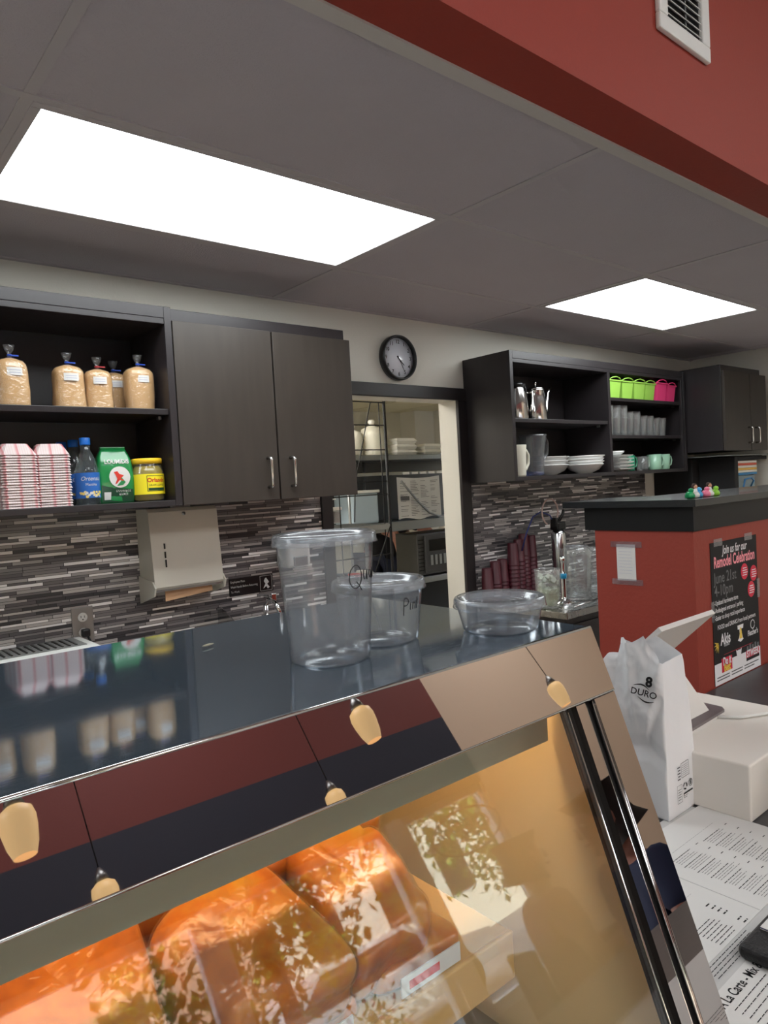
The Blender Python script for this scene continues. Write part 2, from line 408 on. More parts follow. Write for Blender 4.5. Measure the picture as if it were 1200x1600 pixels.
CF = 2.342
def shelf_unit(x0, x1, z0, z1, shelves, label, y1=WY, top_rail=True, endl=True, endr=True):
    t = thing('open_shelf_cabinet', label, 'cabinet', ((x0 + x1) / 2, y1, z0))
    yb = y1 - .002
    if endl:
        b = MB(); b.box(x0, x0 + .025, CF, yb, z0, z1, M['wood'], .0015); b.build('side_panel', t)
    if endr:
        b = MB(); b.box(x1 - .025, x1, CF, yb, z0, z1, M['wood'], .0015); b.build('side_panel', t)
    a0, a1 = x0 + (.025 if endl else 0), x1 - (.025 if endr else 0)
    b = MB(); b.box(a0, a1, CF + .002, yb - .008, z0, z0 + .021, M['wood'], .0015); b.build('bottom_panel', t)
    b = MB(); b.box(a0, a1, CF + .002, yb - .008, z1 - .06, z1 - .04, M['wood'], .0015); b.build('top_panel', t)
    b = MB(); b.box(a0, a1, yb - .008, yb, z0, z1, M['wood2']); b.build('back_panel', t)
    b = MB(); b.box(a0, a1, CF + .0005, CF + .018, z1 - .04, z1, M['wood'], .0015); b.build('top_rail', t)
    for (s0, s1, sz) in shelves:
        b = MB(); b.box(s0, s1, CF + .012, yb - .008, sz - .02, sz, M['wood'], .0015)
        for xx in (s0 + .012, s1 - .012):
            b.box(xx - .006, xx + .006, CF + .06, CF + .08, sz - .032, sz - .02, M['steeld'], .002)
        b.build('shelf', t)
    return t
shelf_unit(-.25, 1.058, 1.562, 2.250, [(-.225, 1.033, 1.899)], 'dark wood open cabinet with one shelf, left of the closed cupboard')
t = shelf_unit(2.867, 4.70, 1.580, 2.252, [(2.892, 3.765, 1.905), (3.79, 4.674, 2.048), (3.79, 4.674, 1.822)], 'dark wood open cabinet holding coffee pots, bowls and coloured tubs')
b = MB(); b.box(3.765, 3.79, CF + .002, WY - .012, 1.601, 2.20, M['wood'], .0015); b.build('divider', t)
b = MB(); b.box(4.648, 4.675, CF + .002, CF + .02, 1.601, 2.20, M['wood'], .0015); b.build('filler_strip', t)

t = thing('wall_cupboard', 'dark wood cupboard with two closed doors beside the doorway', 'cabinet', (1.44, WY, 1.56))
b = MB(); b.box(1.059, 1.822, CF + .02, WY - .002, 1.564, 2.250, M['wood'], .002); b.build('body', t)
for (x0, x1, hx) in ((1.062, 1.455, 1.408), (1.462, 1.836, 1.512)):
    b = MB(); b.box(x0, x1, CF, CF + .019, 1.562, 2.206, M['doorwood'], .002); d = b.build('door', t)
    b = MB(); handle(b, hx, 1.612, 1.722, CF, M['silver']); b.build('handle', d, label='brushed metal bar handle')

t = thing('wall_cupboard', 'dark wood deep cupboard with two small bar handles at far right', 'cabinet', (5.05, WY, 1.70))
b = MB(); b.box(4.722, 5.33, 2.11, WY - .002, 1.702, 2.266, M['wood'], .002); b.build('body', t)
for (x0, x1, hx) in ((4.726, 5.112, 5.068), (5.118, 5.382, 5.182)):
    b = MB(); b.box(x0, x1, 2.09, 2.109, 1.700, 2.226, M['doorwood'], .002); d = b.build('door', t)
    b = MB(); handle(b, hx, 1.752, 1.856, 2.09, M['silver']); b.build('handle', d)

# ------------------------------------------------------------------ wall clock
t = thing('wall_clock', 'round wall clock with black rim on the wall above the doorway', 'clock', (2.382, WY, 2.227))
def ydisc(b, prof, m, c, n=48, cap0=True, cap1=True):
    L = [[(c[0] + r * math.cos(2 * math.pi * k / n), c[1] + y, c[2] + r * math.sin(2 * math.pi * k / n)) for k in range(n)] for r, y in prof]
    b.loft(L, m, cap0, cap1)
cc = (2.382, WY, 2.227)
b = MB(); ydisc(b, [(.104, 0), (.112, -.006), (.113, -.03), (.110, -.042), (.104, -.043), (.099, -.036), (.099, -.02)], M['black'], cc, cap1=False); b.build('rim', t)
b = MB(); ydisc(b, [(.099, -.016), (.099, -.022)], mat('clock_face', sr(222, 224, 232), .3, coat=1.0), cc)
for h in range(1, 13):
    a = math.radians(90 - 30 * h)
    b.text(str(h), .026, M['ink'], mapper((cc[0] + .08 * math.cos(a), WY - .0226, cc[2] + .08 * math.sin(a)), (1, 0, 0), (0, 0, 1)), bold=.0004)
for k in range(60):
    a = math.radians(6 * k); r0 = .091
    b.quad((cc[0] + r0 * math.cos(a), WY - .0226, cc[2] + r0 * math.sin(a)), (.0022 * math.cos(a), 0, .0022 * math.sin(a)), (-.0005 * math.sin(a), 0, .0005 * math.cos(a)), M['ink'])
b.build('dial', t)
for nm, ang, L_, w_, yy in (('hour_hand', 134, .05, .003, -.0245), ('minute_hand', 152, .072, .002, -.027)):
    a = math.radians(90 - ang); dx, dz = math.cos(a), math.sin(a)
    b = MB(); b.prism([(cc[0] - .012 * dx - w_ * dz, cc[2] - .012 * dz + w_ * dx), (cc[0] + L_ * dx - w_ * .5 * dz, cc[2] + L_ * dz + w_ * .5 * dx), (cc[0] + L_ * dx + w_ * .5 * dz, cc[2] + L_ * dz - w_ * .5 * dx), (cc[0] - .012 * dx + w_ * dz, cc[2] - .012 * dz - w_ * dx)], 'y', WY + yy, WY + yy + .0008, M['ink']); b.build(nm, t)

# ------------------------------------------------------------------ deli case
CT = 1.395; K = .36
def fy(z, off=0): return .528 - K * (CT - z) + off     # y of the slanted front at height z
CX0, CX1 = -.95, .782
t = thing('deli_case', 'stainless steel deli display case with slanted glass front', 'display case', (-.1, .5, 0))
case = t
b = MB(); b.box(CX0, CX1, .530, .99, CT - .012, CT, M['casetop'], .003)
b.build('top_panel', t, label='brushed steel top of the case')
b = MB(); zb = 1.318
b.add([(CX0, fy(CT) - .002, CT - .001), (CX1, fy(CT) - .002, CT - .001), (CX1, fy(zb, -.004), zb), (CX0, fy(zb, -.004), zb),
       (CX0, fy(CT) + .03, CT - .004), (CX1, fy(CT) + .03, CT - .004), (CX1, fy(zb, .012), zb), (CX0, fy(zb, .012), zb)],
      [(0, 1, 2, 3), (4, 5, 6, 7), (0, 1, 5, 4), (2, 3, 7, 6), (0, 3, 7, 4), (1, 2, 6, 5)], M['band'])
b.tube([(CX0, fy(CT) + .0005, CT - .0012), (CX1 - .001, fy(CT) + .0005, CT - .0012)], .0028, M['chrome'], 8)
b.tube([(CX0, fy(zb, -.003), zb), (CX1, fy(zb, -.003), zb)], .0016, M['chrome'], 8)
b.build('front_band', t, label='mirror polished steel band under the top edge')
def slant(b, x0, x1, z0, z1, o0, o1, m):
    b.add([(x0, fy(z0, o0), z0), (x1, fy(z0, o0), z0), (x1, fy(z1, o0), z1), (x0, fy(z1, o0), z1),
           (x0, fy(z0, o1), z0), (x1, fy(z0, o1), z0), (x1, fy(z1, o1), z1), (x0, fy(z1, o1), z1)],
          [(0, 1, 2, 3), (4, 5, 6, 7), (0, 1, 5, 4), (3, 2, 6, 7), (0, 3, 7, 4), (1, 2, 6, 5)], m)
b = MB(); slant(b, CX0, .684, .62, zb - .001, .002, .007, M['glass']); b.build('front_glass', t, label='clear slanted front glass')
b = MB()
slant(b, .700, .718, .60, zb - .002, -.003, .010, M['band']); slant(b, .738, CX1, .60, zb - .002, -.003, .010, M['band'])
slant(b, .684, .700, .60, zb - .002, .006, .012, M['black']); slant(b, .718, .738, .60, zb - .002, .006, .012, M['blackm'])
b.build('corner_post', t, label='polished steel corner post with black grooves')
b = MB()
for x, r in ((.6865, .0012), (.7225, .0010), (.7365, .0020)):
    b.tube([(x, fy(.60, .001), .60), (x, fy(zb - .003, .001), zb - .003)], r, M['chrome'], 8)
b.build('chrome_rod', t)
M['inner'] = mat('case_liner', sr(252, 226, 178), .45)
M['innerg'] = mat('light_shield', sr(176, 178, 160), .55)
b = MB(); b.prism([(fy(CT - .014, .014), CT - .014), (.985, CT - .014), (.985, .6), (fy(.6, .014), .6)], 'x', .752, .780, M['inner']); b.build('end_liner', t, label='cream coloured inner end wall')
b = MB(); b.prism([(fy(CT - .013, .014), CT - .013), (.99, CT - .013), (.99, 0), (fy(.6, .014), 0), (fy(.6, .014), .6)], 'x', .7805, CX1, M['steel']); b.build('end_panel', t)
b = MB(); b.box(CX0, .735, .566, .575, 1.248, 1.383, M['innerg'], .002); b.build('light_shield', t, label='grey metal strip hanging behind the glass')
M['warm'] = mat('warm_tube', (1, .8, .5, 1), .4, emit=(1, .66, .33, 1), es=CASE_L)
b = MB(); b.tube([(CX0 + .05, .60, 1.355), (.735, .60, 1.355)], .012, M['warm'], 10); b.build('light_tube', t)
b = MB(); b.box(CX0, .752, .955, .985, .62, CT - .014, M['inner']); b.build('rear_liner', t)
b = MB(); b.box(CX0, .752, .30, .955, .62, .64, M['steeld']); b.build('floor_pan', t)
b = MB(); b.box(CX0, CX0 + .02, .30, .955, .64, CT - .014, M['inner']); b.build('end_liner', t)
b = MB(); b.box(CX0, .780, fy(.6) + .0, .985, 0, .618, M['steel'], .004); b.build('base', t)
M['tan'] = mat('tan_shelf', sr(205, 165, 105), .4)
b = MB(); b.box(CX0 + .03, .572, .505, .945, 1.092, 1.100, M['tan'], .002); b.box(CX0 + .03, .572, .500, .506, 1.048, 1.101, M['tan'], .002)
b.box(.568, .573, .505, .945, 1.05, 1.092, M['tan']); b.build('shelf', t, label='tan shelf with a turned down front lip')
for xx in (-.5, .1, .5):
    b = MB(); b.box(xx, xx + .012, .60, .95, 1.04, 1.091, M['steeld']); b.build('bracket', t)
b = MB(); b.box(CX0 + .03, .735, .42, .94, .80, .808, M['steeld'], .002); b.build('shelf', t)

# wrapped orange food slabs
def foodmat():
    m = mat('orange_wrapped_food', sr(232, 128, 28), .32, coat=.45, spec=.4); nt = m.node_tree; p = nt.nodes['Principled BSDF']
    tc = nt.nodes.new('ShaderNodeTexCoord')
    n = nt.nodes.new('ShaderNodeTexNoise'); n.inputs['Scale'].default_value = 14; n.inputs['Detail'].default_value = 6; n.inputs['Roughness'].default_value = .6
    nt.links.new(tc.outputs['Object'], n.inputs['Vector'])
    r = nt.nodes.new('ShaderNodeValToRGB'); e = r.color_ramp.elements
    e[0].position = .32; e[0].color = sr(158, 80, 18); e[1].position = .70; e[1].color = sr(200, 148, 50)
    k = e.new(.5); k.color = sr(196, 110, 26)
    nt.links.new(n.outputs[0], r.inputs[0]); nt.links.new(r.outputs[0], p.inputs['Base Color'])
    n2 = nt.nodes.new('ShaderNodeTexNoise'); n2.inputs['Scale'].default_value = 30; n2.inputs['Detail'].default_value = 2; n2.inputs['Distortion'].default_value = 1.5
    nt.links.new(tc.outputs['Object'], n2.inputs['Vector'])
    b_ = nt.nodes.new('ShaderNodeBump'); b_.inputs['Strength'].default_value = .35; b_.inputs['Distance'].default_value = .01
    nt.links.new(n2.outputs[0], b_.inputs['Height']); nt.links.new(b_.outputs[0], p.inputs['Coat Normal'])
    return m
M['redp'] = mat('red_print', sr(200, 50, 36), .5)
M['food'] = foodmat()
M['film'] = thin('crinkled_film', (.99, .97, .93, 1), .05, (1, .8, .5, 1), rough=.16, wr=9, ior=1.25)
def pillow(b, sx, sy, sz, seed, m, e=.45, off=0, wedge=0):
    n1, n2 = 36, 20; L = []
    sg = lambda v, p_: math.copysign(abs(v) ** p_, v)
    for j in range(n2 + 1):
        ph = -math.pi / 2 + math.pi * j / n2; l = []
        for i in range(n1):
            th = 2 * math.pi * i / n1
            x = sg(math.cos(th), e) * sg(math.cos(ph), e); y = sg(math.sin(th), e) * sg(math.cos(ph), e); zz = sg(math.sin(ph), .75)
            p = Vector((x * sx, y * sy * (1 - wedge * x), zz * sz))
            q = noise.noise(Vector((p.x * 14 + seed, p.y * 14, p.z * 9))) * .009 + noise.noise(Vector((p.x * 40, p.y * 40 + seed, p.z * 30))) * .003
            p += p.normalized() * (q + off)
            l.append(p)
        L.append(l)
    b.loft(L, m, True, True)
def loaf(b, sx, sy, sz, seed, m, off=0, wedge=0, fold=0):
    n1, n2 = 48, 26; L = []
    sg = lambda v, p_: math.copysign(abs(v) ** p_, v)
    for j in range(n2 + 1):
        ph = -math.pi / 2 + math.pi * j / n2; l = []
        for i in range(n1):
            th = 2 * math.pi * i / n1
            x = sg(math.cos(th), .32) * sg(math.cos(ph), .30); y = sg(math.sin(th), .32) * sg(math.cos(ph), .30); zz = sg(math.sin(ph), .50)
            p = Vector((x * sx, y * sy * (1 - wedge * x), zz * sz))
            q = noise.noise(Vector((p.x * 9 + seed, p.y * 9, p.z * 6))) * .010 + noise.noise(Vector((p.x * 30, p.y * 30 + seed, p.z * 22))) * .0022
            rd = abs(noise.noise(Vector((p.x * 13 + seed * 2, p.y * 11, p.z * 5)))); q += .010 * min(rd, .35) - .002 - .004 * math.exp(-(rd / .05) ** 2)
            if fold: q -= .009 * math.exp(-((p.x * .8 + p.y * fold) / .010) ** 2) * (1 if p.z > 0 else 0)
            p += p.normalized() * (q + off); l.append(p)
        L.append(l)
    b.loft(L, m, True, True)
slabs = [  # x, y, z, half sizes, rot z, tilt x, wedge, fold, label
    (-.010, .590, 1.168, (.088, .080, .040), .35, .30, .1, 0, 'orange wrapped food slab at the lower left corner behind the glass'),
    (.150, .610, 1.172, (.066, .088, .040), -.12, .32, .1, .5, 'mottled orange food slab second from the left, before the seamed one'),
    (.292, .575, 1.166, (.068, .074, .040), .16, .34, -.2, -.6, 'broad smooth orange food slab with a folded film seam at the centre front'),
    (.232, .735, 1.195, (.068, .062, .038), .05, .22, .0, 0, 'mottled orange food slab behind the seamed centre one'),
    (.372, .712, 1.190, (.060, .068, .038), -.10, .25, .1, .4, 'orange food slab directly behind the brownish right one'),
    (.430, .590, 1.160, (.055, .080, .038), -.14, .34, .15, 0, 'brownish orange food slab at the right front under the window reflection'),
    (.492, .745, 1.172, (.055, .060, .034), -.1, .25, .0, 0, 'orange food slab at the top right end of the pile'),
    (.085, .765, 1.190, (.068, .062, .038), .1, .22, .0, .5, 'orange food slab at the back of the pile on the left'),
]
for i, (x, y, z, (sx, sy, sz), rz, tx, wd, fo, lab) in enumerate(slabs):
    t = thing('wrapped_food_slab', lab, 'food', (x, y, z), group='wrapped orange food slabs')
    t.rotation_euler = (tx, 0, rz)
    b = MB(); loaf(b, sx, sy, sz, i * 7.3, M['food'], wedge=wd, fold=fo); b.build('slab', t, world=False)
    b = MB(); loaf(b, sx, sy, sz, i * 7.3, M['film'], off=.0022, wedge=wd, fold=fo * .6)
    b.build('film_wrap', t, world=False)
for i, (x, y, z, sx, sy, lab) in enumerate([(-.02, .585, 1.113, .086, .075, 'lower orange slab under the left corner of the pile'), (.155, .585, 1.113, .078, .075, 'lower orange slab under the mottled second one'),
                                 (.315, .580, 1.113, .070, .070, 'lower orange slab under the seamed centre one'), (.455, .585, 1.113, .058, .072, 'lower brownish slab under the right front one'),
                                 (-.24, .62, 1.13, .11, .10, 'large orange slab beyond the left end of the pile')]):
    t = thing('wrapped_food_slab', lab, 'food', (x, y, z), group='wrapped orange food slabs')
    b = MB(); loaf(b, sx, sy, .014, 50 + i * 5, M['food']); b.build('slab', t, world=False)
    b = MB(); loaf(b, sx, sy, .014, 50 + i * 5, M['film'], off=.002); b.build('film_wrap', t, world=False)
    if i in (1, 2, 3):
        b = MB(); b.box(x - .04, x + .04, y - sy - .008, y - sy - .0065, 1.103, 1.122, M['paper']); b.box(x - .03, x + .01, y - sy - .0085, y - sy - .008, 1.108, 1.116, M['redp']); b.build('printed_label', t, label='white printed label')

# crumb on the case top
b = MB(); L = []
for k in range(7):
    u = k / 6; r = .0022 * math.sin(math.pi * (.08 + .84 * u))
    L.append([(.395 + u * .018, .845 + .004 * u + r * math.cos(a * math.pi / 4), CT + .003 + r * .7 * math.sin(a * math.pi / 4)) for a in range(8)])
b.loft(L, mat('crumb', sr(190, 184, 160), .6)); tag(b.build('crumb'), 'small pale crumb lying on the steel case top', 'crumb')

# ------------------------------------------------------------------ deli cups
def deli_cup(x, y, h, rb, label, word, ang, mz, msz):
    t = thing('deli_cup', label, 'plastic cup', (x, y, CT), group='clear plastic deli cups')
    R_ = .0555
    b = MB(); th = .0007
    out = [(rb - .012, .0035), (rb - .010, .001), (rb - .003, 0.0005), (rb, .003)]
    for k in range(1, 9): out.append((rb + (R_ - rb) * (k / 8), .003 + (h - .012) * k / 8))
    out += [(R_ + .002, h - .008), (R_ + .002, h - .002), (R_ + .003, h)]
    inn = [(r - th, zz + (th if i < 5 else 0)) for i, (r, zz) in enumerate(out)][::-1]
    b.lathe(out + inn, M['pp'], n=64, cap0=True, cap1=True)
    for r in (rb * .75, rb * .5):
        b.lathe([(r - .001, .0036), (r, .0046), (r + .001, .0036)], M['pp'], n=48, cap0=False, cap1=False)
    if word:
        def fn(u, v):
            zz = mz + v; rr = rb + (R_ - rb) * zz / h + .0006; a = ang + u / rr
            return (rr * math.cos(a), rr * math.sin(a), zz)
        # hand-drawn strokes
        for st in word:
            b.tube([fn(px * msz, py * msz) for px, py in st], .00055, M['ink'], 5)
    b.build('cup', t, world=False)
    b = MB(); RL = .0590
    P = [(.0, h - .004), (.043, h - .004), (.046, h - .003), (.048, h + .001), (.052, h + .0025), (RL - .001, h + .003), (RL + .0005, h + .001), (RL + .001, h - .006), (RL + .002, h - .0085),
         (RL + .0015, h - .0085), (RL, h - .006), (RL - .001, h), (.052, h + .0018), (.0485, h), (.0465, h - .004), (.043, h - .005), (.0, h - .005)]
    b.lathe(P, M['pplid'], n=64, cap0=False, cap1=False)
    for r in (.036, .024): b.lathe([(r - .001, h - .0041), (r, h - .0032), (r + .001, h - .0041)], M['pplid'], n=48, cap0=False, cap1=False)
    b.lathe([(.054, h + .0035), (.0565, h + .0042), (.0585, h + .003)], M['pplid'], n=64, cap0=False, cap1=False)
    b.build('lid', t, world=False)
    return t
circ = lambda cx, cy, rx, ry, a0=0, a1=360, n=18: [(cx + rx * math.cos(math.radians(a0 + (a1 - a0) * k / n)), cy + ry * math.sin(math.radians(a0 + (a1 - a0) * k / n))) for k in range(n + 1)]
Q = [circ(0, 0, .42, .62, 80, 440), [(.05, -.25), (.25, -.5), (.45, -.75)], [(.62, .35), (.62, 0), (.68, -.2), (.85, -.15), (.95, .3), (.97, -.25)], [(1.5, .2), (1.2, .25), (1.15, 0), (1.35, -.2), (1.5, .15), (1.52, -.25)], [(1.75, .3), (1.75, -.25)], [(1.75, .1), (1.95, .3)], [(2.2, .6), (2.2, -.25)], [(2.0, .3), (2.4, .3)]]
PI_ = [[(-.1, .6), (-.1, -.65)], [(-.1, .55)] + circ(.05, .35, .3, .3, 90, -110), [(.55, .2), (.55, -.3)], [(.55, .45), (.56, .5)], [(.85, .25), (.85, -.3)], [(.85, .1), (1.0, .25), (1.12, .1), (1.12, -.3)], [(1.4, .55), (1.4, -.3)], [(1.25, .25), (1.6, .25)]]
deli_cup(.467, .663, .1425, .0455, 'tall quart plastic cup with handwritten Qu, nearest of the three', Q, math.radians(-88), .098, .0205)
deli_cup(.567, .692, .0750, .0475, 'medium pint plastic cup with handwritten Pi behind the tall one', PI_, math.radians(-94), .048, .0165)
deli_cup(.7035, .611, .0400, .0485, 'shallow plastic cup without writing at the right end', None, 0, 0, 0)

# ------------------------------------------------------------------ lower back counter at left, its machine, sink and wall fittings
t = thing('back_counter', 'dark back counter along the tiled wall behind the case', 'counter', (.4, 2.3, 0))
b = MB(); b.box(-1.5, 1.84, 2.05, WY - .009, .88, .92, M['counterst'], .003); b.build('worktop', t)
b = MB(); b.box(-1.5, 1.83, 2.09, WY - .009, .0, .879, M['wood']); b.build('base_cabinet', t)
t = thing('countertop_machine', 'white countertop machine with grey grille top at the left edge', 'appliance', (.42, 2.48, .92))
b = MB(); b.box(-.02, .775, 2.40, 2.655, .92, 1.112, M['white'], .005); b.build('body', t)
b = MB(); b.box(.02, .745, 2.475, 2.64, 1.1125, 1.115, mat('grille_grey', sr(120, 120, 118), .5), .001)
xx = .03
while xx < .73: b.box(xx, xx + .006, 2.49, 2.62, 1.1152, 1.1175, M['black']); xx += .022
b.build('grille', t)
# outlet
t = thing('power_outlet', 'steel wall outlet with a black plug on the mosaic wall', 'outlet', (.79, WY - .008, 1.15))
yo = WY - .008
b = MB(); b.box(.752, .828, yo - .005, yo, 1.085, 1.215, M['steeld'], .002); b.build('cover_plate', t)
for zc in (1.178, 1.122):
    b = MB()
    ydisc(b, [(.0165, 0), (.0165, -.0025)], M['white'], (.79, yo - .005, zc), 24)
    for dx in (-.006, .006): b.box(.79 + dx - .001, .79 + dx + .001, yo - .0082, yo - .0076, zc - .002, zc + .006, M['black'])
    b.box(.788, .792, yo - .0082, yo - .0076, zc - .010, zc - .006, M['black'])
    b.build('socket', t)
b = MB(); b.box(.778, .806, yo - .036, yo - .008, 1.108, 1.138, M['black'], .006)
b.tube([(.795, yo - .03, 1.115), (.803, yo - .04, 1.09), (.808, yo - .036, 1.05), (.812, yo - .03, 1.0), (.815, yo - .03, .925)], .004, M['black'], 8)
tag(b.build('power_plug'), 'black plug and cord in the wall outlet', 'plug')
# towel dispenser
t = thing('towel_dispenser', 'off white metal paper towel dispenser under the cupboard', 'towel dispenser', (1.15, WY - .008, 1.2))
M['enam'] = mat('enamel_metal', sr(198, 194, 183), .35, coat=.3)
b = MB()
b.prism([(yo, 1.553), (2.56, 1.553), (2.548, 1.54), (2.525, 1.262), (2.535, 1.250), (yo, 1.215)], 'x', 1.012, 1.288, M['enam'])
b.build('cover', t)
b = MB()
for x in (1.006, 1.288): b.prism([(yo, 1.3), (2.535, 1.285), (2.512, 1.262), (2.525, 1.232), (yo, 1.195)], 'x', x, x + .006, M['enam'])
b.box(1.012, 1.288, 2.53, 2.56, 1.246, 1.253, M['steeld']); b.build('tray', t)
b = MB(); b.tube([(1.15, 2.55, 1.530), (1.15, 2.5435, 1.530)], .007, M['steeld'], 16); b.box(1.149, 1.151, 2.542, 2.545, 1.526, 1.534, M['black']); b.build('lock', t)
b = MB()
for k in range(3):
    z0 = 1.335 + k * .034; b.box(1.0595, 1.0635, 2.520 + (z0 - 1.262) * .08, 2.545 + (z0 - 1.262) * .08, z0, z0 + .028 - .004 * k, M['black'])
b.build('sight_slot', t)
b = MB(); b.add([(1.062, 2.556, 1.262), (1.252, 2.556, 1.262), (1.250, 2.548, 1.222), (1.057, 2.545, 1.206), (1.062, 2.559, 1.262), (1.252, 2.559, 1.262), (1.250, 2.551, 1.222), (1.057, 2.548, 1.206)],
      [(0, 1, 2, 3), (4, 5, 6, 7), (0, 3, 7, 4), (1, 2, 6, 5), (2, 3, 7, 6)], mat('kraft_towel', sr(190, 152, 118), .8))
tag(b.build('paper_towel'), 'brown paper towel hanging out of the dispenser', 'paper towel')
# hand washing sign
t = thing('hand_washing_sign', 'small black employees wash hands sign on the mosaic wall', 'sign', (1.48, yo, 1.2))
b = MB(); b.box(1.380, 1.590, yo - .004, yo, 1.166, 1.240, M['black'], .001)
M['lt'] = mat('sign_lettering', sr(205, 208, 208), .6)
for k, s_ in enumerate(('Employees Must', 'Wash Hands Before Returning', 'To Work')):
    b.text(s_, .0125, M['lt'], mapper((1.386, yo - .0045, 1.225 - .021 * k), (.82, 0, 0), (0, 0, 1)), 'LEFT')
for (a0, a1, c0, c1) in ((1.526, 1.584, .0, .0012),):
    b.box(1.526, 1.584, yo - .0048, yo - .004, 1.234, 1.2352, M['lt']); b.box(1.526, 1.584, yo - .0048, yo - .004, 1.171, 1.1722, M['lt'])
    b.box(1.526, 1.5272, yo - .0048, yo - .004, 1.171, 1.235, M['lt']); b.box(1.5828, 1.584, yo - .0048, yo - .004, 1.171, 1.235, M['lt'])
b.prism([(1.540, 1.180), (1.552, 1.200), (1.545, 1.212), (1.550, 1.222), (1.556, 1.226), (1.562, 1.218), (1.570, 1.206), (1.560, 1.198), (1.572, 1.184), (1.562, 1.178), (1.556, 1.190)], 'y', yo - .0048, yo - .0041, M['lt'])
b.build('sign_board', t)
# soap dispenser
t = thing('soap_dispenser', 'white wall soap dispenser half hidden behind the tall cup', 'soap dispenser', (1.68, yo, 1.3))
b = MB(); b.box(1.612, 1.735, yo - .10, yo, 1.262, 1.40, M['white'], .02, 4); b.build('body', t)
b = MB(); b.box(1.64, 1.71, yo - .108, yo - .098, 1.27, 1.31, M['steeld'], .004); b.build('push_bar', t)
# hand sink with splash and tap
t = thing('hand_sink', 'stainless hand sink with side splash beneath the hand washing sign', 'sink', (1.45, 2.5, .92))
b = MB(); b.box(1.32, 1.66, 2.28, 2.66, .92, .94, M['steel'], .004); b.box(1.325, 1.655, 2.285, 2.655, .9401, .9425, M['steeld'])
b.prism([(2.655, 1.135), (2.62, 1.135), (2.35, 1.02), (2.35, .94), (2.655, .94)], 'x', 1.318, 1.322, M['steel']); b.build('basin', t)
b = MB(); b.lathe([(.016, 0), (.014, .03), (.011, .06), (.011, .18), (.0, .185)], M['chrome'], (1.50, 2.58, .942)); b.tube([(1.5, 2.58, 1.12), (1.5, 2.55, 1.15), (1.5, 2.50, 1.14), (1.5, 2.47, 1.10)], .009, M['chrome']); b.build('tap', t)
b = MB(); b.box(1.535, 1.56, 2.585, 2.60, 1.13, 1.165, M['chrome'], .004); b.tube([(1.547, 2.6, 1.145), (1.547, yo, 1.145)], .008, M['chrome']); b.build('valve', t)

# ------------------------------------------------------------------ goods on the left shelves
M['grain'] = mat('bread_crumbs', sr(190, 152, 104), .8, var=.18, vscale=160, bump=.5, bscale=250)
M['filmg'] = thin('shiny_bag_film', (.99, .98, .96, 1), .05, rough=.12, wr=55, ior=1.75)
def crumb_bag(loc, rz, label, h, rr, tie, seed):
    t = thing('crumb_bag', label, 'bag of bread crumbs', loc, rz, 'bags of crumbs on the upper shelf')
    def body(m, off):
        b = MB(); L = []
        for k in range(15):
            u = k / 14; zz = h * u
            w_ = rr * (1 + .05 * math.sin(3 * u + seed)) * (1 if u < .82 else math.sqrt(max(.02, 1 - ((u - .82) / .185) ** 2)))
            l = []
            for a in range(28):
                th = a * 2 * math.pi / 28; c_, s_ = math.cos(th), math.sin(th)
                x = math.copysign(abs(c_) ** .75, c_); y = math.copysign(abs(s_) ** .75, s_)
                q = 1 + .05 * noise.noise(Vector((x * 2 + seed, y * 2, u * 4)))
                l.append((x * w_ * q + off * x, y * w_ * .85 * q + off * y, zz + off * (u - .0)))
            L.append(l)
        b.loft(L, m); return b
    body(M['grain'], 0).build('contents', t, world=False)
    b = body(M['filmg'], .0014)
    b.lathe([(.012, h - .004), (.006, h + .006), (.005, h + .012), (.014, h + .028), (.017, h + .040), (.010, h + .042)], M['clearbag'], n=12, cap0=False, cap1=True)
    b.build('plastic_bag', t, world=False)
    b = MB(); b.lathe([(.0066, h + .006), (.008, h + .009), (.0066, h + .012)], tie, n=12); b.box(.004, .026, -.004, -.001, h + .007, h + .011, tie); b.build('twist_tie', t, world=False)
    b = MB(); yl = -rr * .85 - .0035
    lz = h * .70; L = []
    for i in range(9):
        u = -.8 + 1.15 * i / 8; xx = u * rr * .8
        yy = -rr * .85 * (1 - abs(u * .8) ** 2.6) ** .4 - .0045
        L.append([(xx + rr * .15, yy, lz - .012), (xx + rr * .15, yy, lz + .012)])
    b.add([p for l in L for p in l], [(2 * i, 2 * i + 2, 2 * i + 3, 2 * i + 1) for i in range(8)], M['paper'])
    for q in (-.005, .003): b.add([(p[0][0], p[0][1] - .0005, lz + q + d_) for p in L[1:8] for d_ in (0, .0014)], [(2 * i, 2 * i + 2, 2 * i + 3, 2 * i + 1) for i in range(6)], mat('label_ink', sr(150, 155, 185), .8))
    b.build('label', t, world=False, label='white printed label')
    return t
bt = mat('blue_tie', sr(30, 70, 170), .5); rt_ = mat('red_tie', sr(150, 30, 40), .5)
SZ = 1.8995
crumb_bag((.562, 2.44, SZ), .1, 'brown crumb bag standing apart at the left, cut by the picture edge', .155, .047, bt, 1)
crumb_bag((.455, 2.47, SZ), .1, 'brown crumb bag beyond the left picture edge', .150, .047, bt, 4)
crumb_bag((.738, 2.46, SZ), .0, 'brown crumb bag with label low on its slumped body, second from left', .148, .049, bt, 2)
crumb_bag((.838, 2.47, SZ), -.1, 'shorter brown crumb bag with red tie in the middle of the row', .142, .046, rt_, 3)
crumb_bag((.925, 2.56, SZ), -.1, 'brown crumb bag mostly hidden behind the rightmost one', .150, .044, bt, 5)
crumb_bag((.972, 2.45, SZ), .0, 'brown crumb bag with blue tie at the right end of the row', .156, .047, bt, 6)

